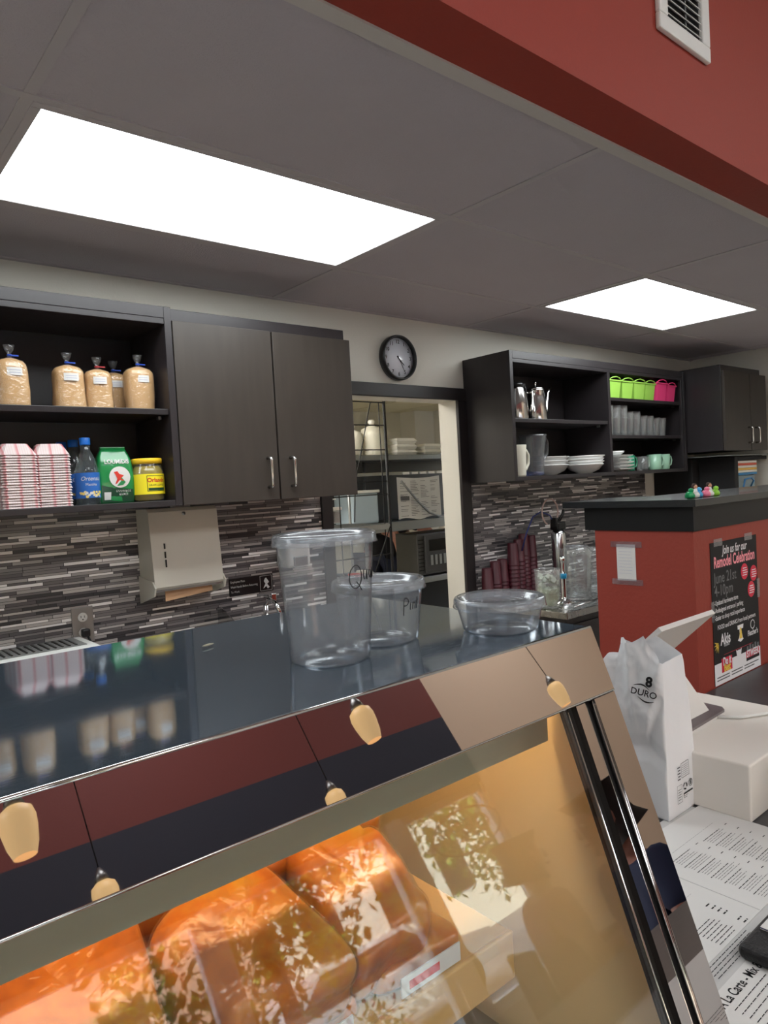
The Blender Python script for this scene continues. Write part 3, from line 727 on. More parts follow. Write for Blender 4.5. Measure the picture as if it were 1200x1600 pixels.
# red checked paper trays, nested upside down
def checkmat():
    m = mat('red_check_paper', sr(232, 224, 220), .7); nt = m.node_tree; p = nt.nodes['Principled BSDF']
    tc = nt.nodes.new('ShaderNodeTexCoord')
    sp = nt.nodes.new('ShaderNodeSeparateXYZ'); nt.links.new(tc.outputs['Object'], sp.inputs[0])
    def fr(sock, per, w_, off=0):
        a = nt.nodes.new('ShaderNodeMath'); a.operation = 'ADD'; a.inputs[1].default_value = 5 + off; nt.links.new(sock, a.inputs[0])
        d = nt.nodes.new('ShaderNodeMath'); d.operation = 'DIVIDE'; d.inputs[1].default_value = per; nt.links.new(a.outputs[0], d.inputs[0])
        f = nt.nodes.new('ShaderNodeMath'); f.operation = 'FRACT'; nt.links.new(d.outputs[0], f.inputs[0])
        l = nt.nodes.new('ShaderNodeMath'); l.operation = 'LESS_THAN'; l.inputs[1].default_value = w_; nt.links.new(f.outputs[0], l.inputs[0]); return l.outputs[0]
    a = fr(sp.outputs[0], .042, .20, .004); c = fr(sp.outputs[1], .042, .20); z_ = fr(sp.outputs[0], .007, .3)
    s1 = nt.nodes.new('ShaderNodeMath'); s1.operation = 'ADD'; nt.links.new(a, s1.inputs[0]); nt.links.new(c, s1.inputs[1])
    s2 = nt.nodes.new('ShaderNodeMath'); s2.operation = 'MULTIPLY_ADD'; nt.links.new(z_, s2.inputs[0]); s2.inputs[1].default_value = .35; nt.links.new(s1.outputs[0], s2.inputs[2])
    r = nt.nodes.new('ShaderNodeMapRange'); r.inputs[2].default_value = 2.2; r.inputs[4].default_value = 1
    nt.links.new(s2.outputs[0], r.inputs[0])
    mx = nt.nodes.new('ShaderNodeMix'); mx.data_type = 'RGBA'; mx.inputs[6].default_value = sr(204, 192, 190); mx.inputs[7].default_value = sr(186, 36, 54)
    nt.links.new(r.outputs[0], mx.inputs[0]); nt.links.new(mx.outputs[2], p.inputs['Base Color'])
    return m
M['check'] = checkmat()
def tray(b, w0=.036, d0=.045, w1=.052, d1=.066, h=.036, t_=.0008):
    def ring(w_, d_, z): 
        c_ = .010; return [(-w_ + c_, -d_, z), (w_ - c_, -d_, z), (w_, -d_ + c_, z), (w_, d_ - c_, z), (w_ - c_, d_, z), (-w_ + c_, d_, z), (-w_, d_ - c_, z), (-w_, -d_ + c_, z)]
    b.loft([ring(w1 - t_, d1 - t_, 0), ring(w1 + .0016, d1 + .0016, 0), ring(w1 + .0016, d1 + .0016, .0012), ring(w0, d0, h)], M['check'], False, True, smooth=False)
protos = None
for si, (sx_, sy_, rz_, n_, lab) in enumerate(((.548, 2.435, .08, 21, 'red and white checked paper tray in the left upturned stack'), (.657, 2.445, -.1, 21, 'red and white checked paper tray in the right upturned stack'))):
    grp = ('nested paper trays, left stack', 'nested paper trays, right stack')[si]
    for k in range(n_):
        if protos is None:
            b = MB(); tray(b); protos = b.build('paper_tray'); o = protos
        else:
            o = protos.copy(); COL.objects.link(o)
        tag(o, lab, 'paper tray', grp)
        o.location = (sx_ + .0008 * math.sin(k * 2.1), sy_, 1.5835 + k * .0082); o.rotation_euler = (0, 0, rz_ + .02 * math.sin(k * 3.7))
# water bottles
M['blue'] = mat('blue_cap', sr(30, 110, 205), .35)
M['blab'] = mat('blue_label', sr(40, 98, 176), .35); M['gold'] = mat('label_gold', sr(226, 200, 110), .5)
M['clrb'] = thin('bottle_glass', (.88, .91, .90, 1), .10, (.6, .7, .72, 1))
def bottle():
    t = thing('syrup_bottle', 'clear bottle with blue cap and blue label, front of the three', 'bottle', (0, 0, 0), group='blue capped bottles')
    b = MB(); b.lathe([(.036, 0), (.0385, .004), (.0385, .10), (.037, .115), (.028, .15), (.0155, .180), (.0145, .202)], M['clrb'], n=32); b.build('glass_body', t, world=False)
    b = MB(); b.lathe([(.0392, .022), (.0392, .105)], M['blab'], n=32, cap0=False, cap1=False)
    cyl = lambda u, v: (.0396 * math.sin(u / .0396), -.0396 * math.cos(u / .0396), v)
    b.text('Ortensia', .019, M['paper'], lambda u, v: cyl(u, v + .085), shear=.3, sub=1)
    b.text('Mastiha', .012, M['paper'], lambda u, v: cyl(u, v + .066), sub=1)
    rnd = random.Random(3)
    for k in range(26):
        u, v, r = rnd.uniform(-.038, .038), rnd.uniform(.026, .042), rnd.uniform(.003, .0055)
        c0 = [cyl(u + r * math.cos(a), v + r * math.sin(a)) for a in (0, 1.05, 2.1, 3.14, 4.19, 5.24)]
        c0 = [(p[0] * 1.012, p[1] * 1.012, p[2]) for p in c0]; b.add(c0, [(0, 1, 2, 3, 4, 5)], M['gold'] if k % 3 else M['paper'])
    b.build('label', t, world=False)
    b = MB(); b.lathe([(.0165, .198), (.0168, .200), (.0168, .220), (.015, .222)], M['blue'], n=24); b.build('cap', t, world=False)
    return t
bo = bottle(); bo.location = (.768, 2.43, 1.5835)
dup(bo, (.755, 2.515, 1.5835), .3, 'clear bottle with blue cap, middle of the three in line'); dup(bo, (.742, 2.60, 1.5835), .1, 'clear bottle with blue cap, rearmost against the cabinet back')
# green coffee bag
M['green'] = mat('green_foil', sr(24, 128, 66), .28, coat=.5); M['dgreen'] = mat('dark_green_foil', sr(14, 62, 38), .3, coat=.4)
t = thing('coffee_bag', 'green foil coffee bag with white disc and red bird', 'coffee bag', (.863, 2.45, 1.5835), .0)
def bagy(x, z):
    return -.03 + .006 * (abs(x) / .055) ** 2 - .006 * math.sin(math.pi * min(1, z / .15)) + .0016 * noise.noise(Vector((x * 60, z * 50, 2)))
b = MB(); L = []
for k in range(19):
    u = k / 18; z = .185 * u; hw = .055 + .003 * math.sin(5 * u) - .012 * max(0, u - .85) / .15; dp = 1 if u < .75 else 1 - (u - .75) / .25 * .75
    l = []
    for i in range(15): x = -hw + 2 * hw * i / 14; l.append((x, bagy(x, z) * dp, z))
    for i in range(15): x = hw - 2 * hw * i / 14; l.append((x, -bagy(x, z) * dp, z))
    L.append(l)
b.loft(L, M['green'], True, True)
fnb = lambda u, v: (u, bagy(u, v) * (1 if v < .139 else max(.25, 1 - (v / .185 - .75) / .25 * .75)) - .0012, v)
def patch(poly, m, off=0):
    t_ = bmesh.new(); f = t_.faces.new([t_.verts.new((x, z, 0)) for x, z in poly]); bmesh.ops.triangulate(t_, faces=[f]); bmesh.ops.subdivide_edges(t_, edges=list(t_.edges), cuts=3)
    for v in t_.verts: q = fnb(v.co.x, v.co.y); v.co = Vector((q[0], q[1] - off, q[2]))
    b.merge(t_, m, True)
patch([(-.053, .004), (.053, .004), (.053, .045), (-.03, .055), (-.053, .062)], M['dgreen'])
patch([(.008 + .036 * math.cos(a / 12 * math.pi), .088 + .036 * math.sin(a / 12 * math.pi)) for a in range(24)], M['paper'], .0006)
patch([(-.012, .105), (.0, .108), (.006, .098), (.022, .094), (.014, .086), (.020, .074), (.006, .078), (-.004, .066), (-.010, .064), (-.002, .082), (-.006, .094)], M['redp'], .0014)
patch([(.012, .088), (.026, .070), (.016, .060), (-.004, .058), (.002, .066), (.010, .074)], M['green'], .0014)
patch([(-.046, .012), (-.026, .012), (-.024, .038), (-.046, .038)], M['paper'], .0006)
b.text('LOUMIDIS', .0195, M['paper'], lambda u, v: (lambda q: (q[0], q[1] - .001, q[2]))(fnb(u + .002, v + .140)), bold=.0006, narrow=.95, sub=1)
for k, s_ in enumerate(('ΕΛΛΗΝΙΚΟΣ', 'ΚΑΦΕΣ')): b.text(s_, .009, M['paper'], lambda u, v, k=k: (lambda q: (q[0], q[1] - .001, q[2]))(fnb(u + .018, v + .040 - .011 * k)), sub=1)
b.build('foil_bag', t, world=False)
b = MB(); b.box(-.042, .042, -.006, .006, .184, .192, M['green'], .002); b.build('folded_top', t, world=False)
# jars
M['ylab'] = mat('yellow_label', sr(240, 222, 40), .45); M['yel'] = mat('yellow_lid', sr(242, 196, 40), .35)
M['brine'] = mat('olive_brine', sr(140, 122, 30), .2, coat=.6)
def jar():
    t = thing('pepper_jar', 'large glass jar with yellow lid and yellow label, front right', 'jar', (0, 0, 0), group='yellow lidded jars')
    b = MB(); b.lathe([(.046, .002), (.052, .008), (.053, .10), (.046, .122)], M['brine'], n=36); b.build('contents', t, world=False)
    b = MB(); b.lathe([(.048, 0), (.0545, .006), (.0555, .10), (.048, .126), (.047, .136)], M['glassw'], n=36, cap1=False); b.build('glass_body', t, world=False)
    b = MB(); b.lathe([(.0558, .024), (.0558, .094)], M['ylab'], n=40, cap0=False, cap1=False)
    cyl = lambda u, v, r=.0562: (r * math.sin(u / r), -r * math.cos(u / r), v)
    for (x0, x1, z0, z1, m_) in ((-.030, .040, .034, .036, M['dgreen']), (-.030, .040, .0865, .0885, M['dgreen']), (-.030, -.028, .036, .087, M['dgreen']), (.038, .040, .036, .087, M['dgreen']), (-.026, .038, .037, .046, M['dgreen'])):
        n_ = 8; vs = []
        for i in range(n_ + 1): u = x0 + (x1 - x0) * i / n_; vs += [cyl(u, z0), cyl(u, z1)]
        b.add(vs, [(2 * i, 2 * i + 2, 2 * i + 3, 2 * i + 1) for i in range(n_)], m_)
    b.text('Orlando', .020, M['redp'], lambda u, v: cyl(u + .005, v + .072), bold=.0006, sub=1)
    b.text('GRAPE LEAVES', .009, M['dgreen'], lambda u, v: cyl(u + .005, v + .055), sub=1)
    b.build('label', t, world=False)
    b = MB(); b.lathe([(.046, .130), (.0515, .131), (.0520, .146), (.050, .149), (.046, .148)], M['yel'], n=36); b.build('lid', t, world=False)
    return t
j = jar(); j.location = (.975, 2.435, 1.5835); j.rotation_euler = (0, 0, .1)
dup(j, (.962, 2.56, 1.5835), .5, 'second jar with yellow lid just behind the front jar')

# ------------------------------------------------------------------ goods in the right cabinet
M['porc'] = mat('white_porcelain', sr(222, 222, 220), .22, coat=.4)
M['cream'] = mat('cream_plastic', sr(205, 203, 188), .4)
t = thing('coffee_pot', 'tall silver coffee pot with long spout on the upper shelf', 'coffee pot', (3.235, 2.47, 1.9055))
b = MB(); b.lathe([(.060, 0), (.062, .006), (.060, .06), (.052, .13), (.046, .165), (.048, .172), (.046, .176)], M['silver'], n=36); b.build('body', t, world=False)
b = MB(); b.lathe([(.047, .176), (.044, .184), (.024, .194), (.008, .197), (.006, .206), (.010, .214), (.006, .222), (0, .223)], M['silver'], n=28); b.build('lid', t, world=False)
b = MB(); b.tube([(.050, 0, .045), (.085, 0, .065), (.100, 0, .11), (.112, 0, .165), (.135, 0, .195)], [.020, .016, .011, .009, .008], M['silver'], 12); b.build('spout', t, world=False)
b = MB(); b.tube([(-.048, 0, .16), (-.085, 0, .155), (-.093, 0, .10), (-.058, 0, .04)], .007, M['silver'], 10); b.build('handle', t, world=False)
t = thing('thermal_jug', 'steel thermal jug with black handle at the left end of the upper shelf', 'thermal jug', (3.065, 2.47, 1.9055))
b = MB(); b.lathe([(.060, 0), (.062, .005), (.060, .10), (.045, .17), (.042, .185)], M['silver'], n=32); b.build('body', t, world=False)
b = MB(); b.lathe([(.044, .183), (.044, .200), (.03, .208), (0, .21)], M['black'], n=24); b.box(.0, .075, -.012, .012, .19, .205, M['black'], .004)
b.tube([(.06, 0, .198), (.082, 0, .18), (.084, 0, .12), (.066, 0, .07)], .008, M['black'], 10); b.build('handle', t, world=False)
t = thing('plastic_jug', 'off white plastic jug with loop handle at the left end of the lower shelf', 'jug', (2.985, 2.43, 1.6015))
b = MB(); b.lathe([(.052, 0), (.054, .01), (.058, .14), (.061, .165), (.060, .168), (.056, .14), (.050, .012)], M['cream'], n=32, cap1=False); b.build('body', t, world=False)
b = MB(); b.tube([(.056, 0, .14), (.09, 0, .14), (.108, 0, .115), (.106, 0, .07), (.085, 0, .04), (.054, 0, .035)], .009, M['cream'], 10); b.build('handle', t, world=False)
t = thing('clear_pitcher', 'clear smoked plastic pitcher with bluish base beside the cream jug', 'pitcher', (3.175, 2.46, 1.6015))
b = MB(); b.lathe([(.055, 0), (.057, .008), (.063, .12), (.075, .21), (.079, .226), (.076, .226), (.071, .21), (.060, .12), (.052, .012)], M['smoke'], n=40, cap1=False); b.build('body', t, world=False)
b = MB(); b.lathe([(.053, .004), (.055, .012), (.0555, .022), (.0, .024)], thin('bluish_base', (.6, .65, .9, 1), .2, (.4, .45, .8, 1)), n=32); b.build('base', t, world=False)
b = MB(); b.tube([(.070, 0, .212), (.11, 0, .214), (.132, 0, .19), (.130, 0, .13), (.105, 0, .095), (.066, 0, .088)], .008, M['smoke'], 10); b.build('handle', t, world=False)
def bowl(name, label, group):
    t = thing(name, label, 'bowl', (0, 0, 0), group=group)
    b = MB(); b.lathe([(.06, .0), (.062, .004), (.11, .022), (.140, .052), (.146, .056), (.146, .059), (.138, .056), (.105, .027), (.05, .008), (0, .007)], M['porc'], n=44, cap0=True, cap1=False, sy=.75)
    b.build('body', t, world=False); return t
bw = bowl('serving_bowl', 'white serving bowl, bottom of the left bowl stack', 'white bowls, left stack')
bw.location = (3.43, 2.55, 1.6015)
for k in range(1, 3): dup(bw, (3.43 + .003 * k, 2.55, 1.6015 + .0235 * k), .05 * k, 'white serving bowl, ' + ('second from the bottom of', 'top of')[k - 1] + ' the left bowl stack')
for k in range(4): dup(bw, (3.625 + .004 * (k % 2), 2.435, 1.6015 + .0165 * k), -.05 * k, 'white serving bowl, ' + ('bottom', 'second', 'third', 'topmost')[k] + ' of the right bowl stack near the divider', 'white bowls, right stack', scale=(.92, .92, .9))
# coloured tubs
M['lime'] = mat('lime_plastic', sr(150, 198, 82), .4); M['pink'] = mat('pink_plastic', sr(226, 64, 122), .4)
def tub(m, label, group):
    t = thing('plastic_tub', label, 'tub', (0, 0, 0), group=group)
    b = MB(); R_ = lambda w_, z: [(-w_, -w_ * .8, z), (w_, -w_ * .8, z), (w_, w_ * .8, z), (-w_, w_ * .8, z)]
    b.loft([R_(.050, 0), R_(.062, .10), R_(.069, .1005), R_(.069, .108), R_(.062, .108), R_(.058, .103), R_(.048, .003)], m, True, True, smooth=False)
    b.build('body', t, world=False)
    b = MB(); b.tube([(-.068, -.05, .106), (-.04, -.055, .120), (0, -.057, .126), (.04, -.055, .120), (.068, -.05, .106)], .0035, m, 8); b.build('handle', t, world=False)
    return t
tb = tub(M['lime'], 'lime green plastic tub, first from the left divider', 'lime green tubs'); tb.location = (3.875, 2.41, 2.0485)
for x, y, la in ((4.015, 2.41, 'lime green plastic tub, second from the left divider'), (4.155, 2.41, 'lime green plastic tub, third from the left divider'), (4.29, 2.415, 'lime green plastic tub, last one, touching the pink tub')):
    dup(tb, (x, y, 2.0485), random.uniform(-.05, .05), la)
tp = tub(M['pink'], 'bright pink plastic tub beside the last green one', 'pink tubs'); tp.location = (4.43, 2.41, 2.0485); tp.scale = (1, 1, 1.1)
dup(tp, (4.565, 2.415, 2.0485), 0, 'bright pink plastic tub at the right end of the shelf', scale=(.85, 1, 1))
# stacks of clear tumblers
def tumblers(n, label, group):
    t = thing('tumbler', label, 'tumbler', (0, 0, 0), group=group)
    b = MB(); b.lathe([(.026, 0), (.028, .003), (.036, .11), (.037, .112), (.035, .11), (.027, .005)], M['glassw'], n=20, cap1=False); b.build('body', t, world=False)
    return t
tu = tumblers(1, 'clear tumbler', 'clear tumblers'); first = True
for (x0, n_, y0, nst, what, gp) in ((3.862, 3, 2.415, 8, 'clear tumbler in the tall left stacks beside the divider', 'tumblers, tall stacks'), (4.12, 2, 2.43, 5, 'clear tumbler in the mid height stacks right of the tall ones', 'tumblers, mid stacks'),
                             (4.30, 2, 2.44, 3, 'clear tumbler in the lower third group of stacks', 'tumblers, third group'), (4.46, 2, 2.44, 2, 'clear tumbler in the lowest stacks at the right end', 'tumblers, right group')):
    for k in range(n_):
        for r_ in range(2):
            for q in range(nst):
                loc = (x0 + k * .079 + r_ * .006, y0 + r_ * .085, 1.8225 + q * .0105)
                if first: tu.location = loc; tu['label'] = what; tu['group'] = gp; first = False
                else: dup(tu, loc, None, what, gp)
# square dishes
dp_ = None
for k in range(5):
    if dp_ is None:
        t = thing('square_dish', 'white square dish', 'dish', (0, 0, 0), group='white square dishes'); b = MB()
        R_ = lambda w_, z: [(-w_, -w_, z), (w_, -w_, z), (w_, w_, z), (-w_, w_, z)]
        b.loft([R_(.045, 0), R_(.078, .014), R_(.080, .019), R_(.076, .019), R_(.045, .005)], M['porc'], True, True, smooth=False); b.build('body', t, world=False); dp_ = t
    else: t = dup(dp_)
    t.location = (3.945, 2.425, 1.6015 + k * .0205); t.rotation_euler = (0, 0, .1 * (k == 4)); t['label'] = 'white square dish, ' + ('bottom one', 'second from the bottom', 'middle one', 'second from the top', 'topmost')[k] + ' of the stack beside the divider'
t = thing('sauce_boat', 'small white dish lying on the square dishes', 'dish', (3.93, 2.42, 1.705))
b = MB(); b.lathe([(.035, 0), (.055, .012), (.058, .022), (.054, .020), (.03, .006)], M['porc'], n=24, cap1=True); b.build('body', t, world=False)
def mug(m, h, r, label, group, loc, rz):
    t = thing('mug', label, 'mug', loc, rz, group)
    b = MB(); b.lathe([(r * .85, 0), (r * .9, .004), (r, h), (r * .94, h), (r * .84, .008)], m, n=28, cap1=True); b.build('body', t, world=False)
    b = MB(); b.tube([(r * .95, 0, h * .85), (r * 1.45, 0, h * .85), (r * 1.65, 0, h * .6), (r * 1.5, 0, h * .3), (r * .9, 0, h * .18)], .0055, m, 8); b.build('handle', t, world=False)
    return t
gg = mat('green_glass', sr(40, 122, 92), .15, coat=.5); lg = mat('celadon_glaze', sr(140, 180, 155), .25, coat=.4); cg = M['glassw']
mug(gg, .095, .042, 'dark green mug, leftmost of the mugs', 'mugs', (4.085, 2.42, 1.6015), -.3)
mug(gg, .092, .042, 'dark green mug behind the clear mug', 'mugs', (4.18, 2.53, 1.6015), .3)
mug(cg, .090, .040, 'clear glass mug between the green mugs', 'mugs', (4.235, 2.41, 1.6015), -.2)
mug(lg, .100, .046, 'pale green mug, left of the last two', 'mugs', (4.385, 2.41, 1.6015), -.3)
mug(lg, .100, .046, 'pale green mug at the right end of the shelf', 'mugs', (4.515, 2.42, 1.6015), -.3)

# ------------------------------------------------------------------ drink station at the right
t = thing('drink_counter', 'grey steel topped counter with glassware right of the doorway', 'counter', (3.8, 2.4, 0))
b = MB(); b.box(2.885, 4.70, 2.075, WY - .009, .885, .92, M['counterst'], .004); b.build('worktop', t)
b = MB(); b.box(2.90, 4.70, 2.10, WY - .009, 0, .884, M['wood2'], .002); d = b.build('base_cabinet', t)
for k, zz in enumerate((.80, .60)):
    b = MB(); b.box(2.92, 3.60, 2.088, 2.099, zz - .14, zz + .05, M['wood2'], .002); d = b.build('drawer', t)
    b = MB(); b.tube([(3.20, 2.088, zz), (3.20, 2.062, zz), (3.34, 2.062, zz), (3.34, 2.088, zz)], .005, M['chrome']); b.build('handle', d)
M['maroon'] = mat('maroon_tumbler', sr(72, 18, 30), .45)
mc = [(2.915, 2.61, 1, .19), (2.985, 2.61, 2, .22), (3.052, 2.615, 2, .225), (3.118, 2.59, 4, .31), (3.184, 2.60, 4, .325), (3.255, 2.62, 5, .35), (3.322, 2.62, 4, .335)]
mproto = None
desc = ('shortest, leftmost', 'second from the left', 'third from the left', 'fourth from the left', 'fifth from the left', 'tallest', 'rightmost')
for i, (x, y, n_, h_) in enumerate(mc):
    n_ = int(h_ / .024) - 3
    for k in range(max(n_, 2)):
        if mproto is None:
            b = MB(); b.lathe([(.034, 0), (.035, .002), (.035, .006), (.033, .008), (.028, .125), (.026, .128)], M['maroon'], n=14); mproto = b.build('maroon_cup'); o = mproto
        else: o = mproto.copy(); COL.objects.link(o)
        tag(o, 'maroon plastic cup nested upside down in the stack that is ' + desc[i], 'cup', 'maroon cups, stack ' + desc[i]); o.location = (x, y, .9205 + k * (h_ - .128) / max(n_ - 1, 1))
# glass of ice / lemon
t = thing('glass_jar', 'wide clear glass full of ice cubes before the maroon cups', 'glass jar', (2.957, 2.235, .9205))
b = MB(); b.lathe([(.045, 0), (.052, .004), (.064, .05), (.066, .19), (.069, .20), (.066, .20), (.062, .19), (.058, .05), (.040, .012)], M['glassw'], n=36, cap1=False); b.build('glass_body', t, world=False)
M['ice'] = mat('ice', sr(205, 212, 200), .15, trans=.35, ior=1.2)
b = MB(); b.lathe([(.036, .014), (.054, .05), (.058, .10)], thin('lemon_water', (.9, .92, .8, 1), .25, (.8, .85, .65, 1)), n=28); b.build('drink', t, world=False)
rnd = random.Random(11)
for k in range(26):
    a = rnd.uniform(0, 6.28); r_ = .042 * math.sqrt(rnd.random()); z = .075 + .085 * rnd.random(); q = rnd.uniform(.009, .013)
    b = MB(); b.box(-q, q, -q, q, -q, q, M['ice'], .003, 2, rot=Matrix.Rotation(rnd.uniform(0, 3), 3, (rnd.random(), rnd.random(), 1)))
    o = b.build('ice_cube'); o.location = (2.957 + r_ * math.cos(a), 2.235 + r_ * math.sin(a), .9205 + z); tag(o, 'clear ice cube in the wide glass before the maroon cups', 'ice cube', 'ice cubes in the wide glass')
# metal siphon / pump with hoses
t = thing('drink_dispenser', 'steel cylinder dispenser with black head and hoses', 'drink dispenser', (3.415, 2.49, .9205))
b = MB(); b.lathe([(.042, .10), (.043, .105), (.043, .34), (.03, .36), (.0, .365)], M['steel'], (0, 0, 0), 28); b.lathe([(.05, 0), (.05, .012), (.02, .02), (.02, .10)], M['blackm'], n=24); b.build('cylinder', t, world=False)
b = MB(); b.box(-.04, .04, -.03, .03, .36, .41, M['black'], .01); b.tube([(.0, 0, .40), (.05, 0, .45), (.06, 0, .475)], .009, M['black']); b.box(-.045, -.02, -.02, .02, .38, .435, M['black'], .005); b.build('tap_head', t, world=False)
b = MB()
b.tube([(-.03, 0, .40)] + [(-.07 + .075 * math.cos(math.radians(a)), 0, .47 + .075 * math.sin(math.radians(a))) for a in range(-60, 250, 18)][::1], .0045, mat('pale_hose', sr(190, 165, 155), .5), 8)
b.tube([(.04, 0, .36), (.09, .02, .34), (.15, .03, .325), (.22, .03, .32)], .005, mat('grey_hose', sr(130, 126, 122), .5), 8); b.build('hose', t, world=False)
b = MB(); b.tube([(-.03, .01, .41), (-.06, .01, .45), (-.13, .02, .475), (-.19, .03, .45), (-.23, .05, .36), (-.24, .08, .26)], .004, mat('blue_hose', sr(35, 48, 110), .5), 8); b.build('blue_hose', t, world=False, label='dark blue hose')
t = thing('frother_stand', 'slim chrome stand with blue collar beside the water pitcher', 'stand', (3.11, 2.25, .9205))
b = MB(); b.lathe([(.055, 0), (.055, .006), (.018, .022), (.014, .035), (.014, .16), (.011, .165), (.011, .22), (.016, .225), (.016, .245), (0, .25)], M['chrome'], n=28); b.build('pole', t, world=False)
b = MB(); b.lathe([(.015, .13), (.0185, .133), (.0185, .155), (.015, .158)], mat('cyan_collar', sr(30, 130, 170), .4), n=20); b.build('collar', t, world=False, label='blue collar')
def pitcher(loc, h, r, label, lid, water):
    t = thing('glass_pitcher', label, 'pitcher', loc)
    b = MB(); b.lathe([(r * .8, 0), (r * .84, .006), (r * .9, h * .3), (r, h * .86), (r * .96, h * .92), (r * .80, h), (r * .77, h), (r * .92, h * .91), (r * .95, h * .86), (r * .85, h * .3), (r * .76, .01)], M['glassw'], n=36, cap1=False); b.build('glass_body', t, world=False)
    b = MB(); b.tube([(r * .97, 0, h * .8), (r * 1.35, 0, h * .78), (r * 1.45, 0, h * .6), (r * 1.3, 0, h * .42), (r * .92, 0, h * .38)], .007, M['glassw'], 10); b.build('handle', t, world=False)
    b = MB(); b.lathe([(r * .75, .012), (r * .84, h * .3), (r * .94, h * .78 if water > .5 else h * .4)], thin('water', (.93, .95, .96, 1), .06), n=28); b.build('water', t, world=False)
    if lid:
        b = MB(); b.lathe([(r * .74, h - .002), (r * .78, h + .006), (0, h + .012)], M['smoke'], n=24); b.build('lid', t, world=False)
pitcher((3.265, 2.27, .9205), .285, .082, 'large lidded glass water pitcher beside the red wall', True, 1)
pitcher((3.53, 2.34, .9205), .25, .062, 'second glass pitcher of pale drink half behind the red wall', False, 0)
t = thing('drip_tray', 'clear plastic tray and tongs at the front of the drink counter', 'tray', (3.2, 2.13, .9205))
b = MB(); b.box(2.96, 3.26, 2.085, 2.165, .9205, .927, M['glassw'], .002); b.build('tray', t)
b = MB(); b.tube([(2.98, 2.10, .932), (3.25, 2.15, .932)], .004, M['chrome']); b.tube([(2.98, 2.10, .932), (3.25, 2.12, .94)], .004, M['chrome']); b.build('tongs', t)

# black cooler and fridge beneath the far cupboard
t = thing('black_cooler', 'black cooler with an open niche below the far right cupboard', 'cooler', (5.1, 2.4, 0))
b = MB(); b.box(4.84, RX - .01, 2.38, WY - .002, 0, 1.66, M['blackm'], .004); b.box(4.93, RX - .01, 2.13, 2.38, 0, 1.40, M['blackm'], .004); b.box(4.93, 4.985, 2.13, 2.38, 1.40, 1.66, M['blackm'], .004)
b.box(4.985, RX - .01, 2.13, 2.38, 1.635, 1.66, M['blackm'], .002); b.build('body', t)
b = MB(); b.box(4.74, 5.44, 2.10, 2.66, 1.665, 1.672, M['steeld'], .002); b.build('top_plate', t)
M['ltblue'] = thin('pale_blue_plastic', (.75, .88, .92, 1), .45, (.7, .85, .9, 1))
t = thing('clear_container', 'pale clear container with a blue handle at the right edge', 'container', (5.12, 2.25, 1.401))
b = MB(); b.box(5.0, 5.30, 2.15, 2.35, 1.401, 1.53, M['ltblue'], .01); b.build('body', t)
b = MB(); b.tube([(5.05, 2.148, 1.42), (5.05, 2.13, 1.44), (5.06, 2.12, 1.50), (5.16, 2.12, 1.51), (5.20, 2.12, 1.49), (5.21, 2.148, 1.44)], .006, mat('blue_handle', sr(60, 120, 170), .4)); b.build('handle', t)
for k, (c_, nm) in enumerate((((60, 130, 180), 'blue'), ((225, 222, 210), 'white'), ((226, 180, 90), 'yellow'), ((225, 222, 212), 'cream'), ((214, 96, 70), 'red'), ((226, 222, 215), 'topmost white'))):
    b = MB(); z0 = 1.5315 + k * .0165; b.box(4.995, 5.31, 2.14, 2.36, z0, z0 + .0155, mat('board_' + nm.replace(' ', '_'), sr(*c_), .5), .003)
    tag(b.build('cutting_board'), nm + ' flat board in the striped stack on the clear container', 'board', 'stacked coloured boards')

# ------------------------------------------------------------------ red knee wall with black bar top
BX, BY = 1.942, .960
t = thing('bar_counter', 'rust red corner bar wall with black fascia and top', 'bar', (2.4, 1.1, 0))
M['redw'] = mat('rust_red_paint', sr(142, 56, 44), .55, bump=.2, bscale=90)
b = MB(); b.box(BX, BX + .13, BY, 1.277, 0, 1.42, M['redw']); b.box(BX + .13, 3.9, BY, BY + .13, 0, 1.42, M['redw']); b.build('red_wall', t, label='rust red painted wall')
M['fasc'] = mat('black_fascia', sr(20, 20, 21), .45, spec=.3)
b = MB(); b.prism([(BX - .004, BY - .004), (3.92, BY - .004), (3.92, BY + .16), (BX + .17, BY + .16), (BX + .17, 1.33), (BX - .004, 1.31)], 'z', 1.415, 1.486, M['fasc'])
b.build('fascia', t, label='black fascia board')
M['slab'] = mat('black_laminate_top', sr(24, 27, 30), .25, coat=.2)
b = MB(); b.prism([(BX - .022, BY - .02), (3.94, BY - .02), (3.94, BY + .30), (BX + .32, BY + .30), (BX + .30, 1.38), (BX - .022, 1.38)], 'z', 1.486, 1.506, M['slab'])
b.build('bar_top', t, label='glossy black bar top')
# receipt note
t = thing('taped_note', 'small white handwritten note taped to the left red face', 'note', (BX, 1.17, 1.32))
b = MB(); b.box(BX - .0015, BX - .0005, 1.1405, 1.203, 1.262, 1.373, M['paper'])
for k in range(9): b.box(BX - .0019, BX - .0014, 1.150 + .003 * (k % 3), 1.197 - .002 * (k % 2), 1.360 - k * .0095, 1.3606 - k * .0095, mat('faint_ink%d' % k, sr(150, 155, 185), .8))
b.build('sheet', t)
M['tape'] = thin('clear_tape', (.86, .84, .86, 1), .12, (.8, .75, .8, 1))
for z0 in (1.364, 1.249):
    b = MB(); b.box(BX - .0026, BX - .0020, 1.118, 1.222, z0, z0 + .018, M['tape']); b.build('tape', t)
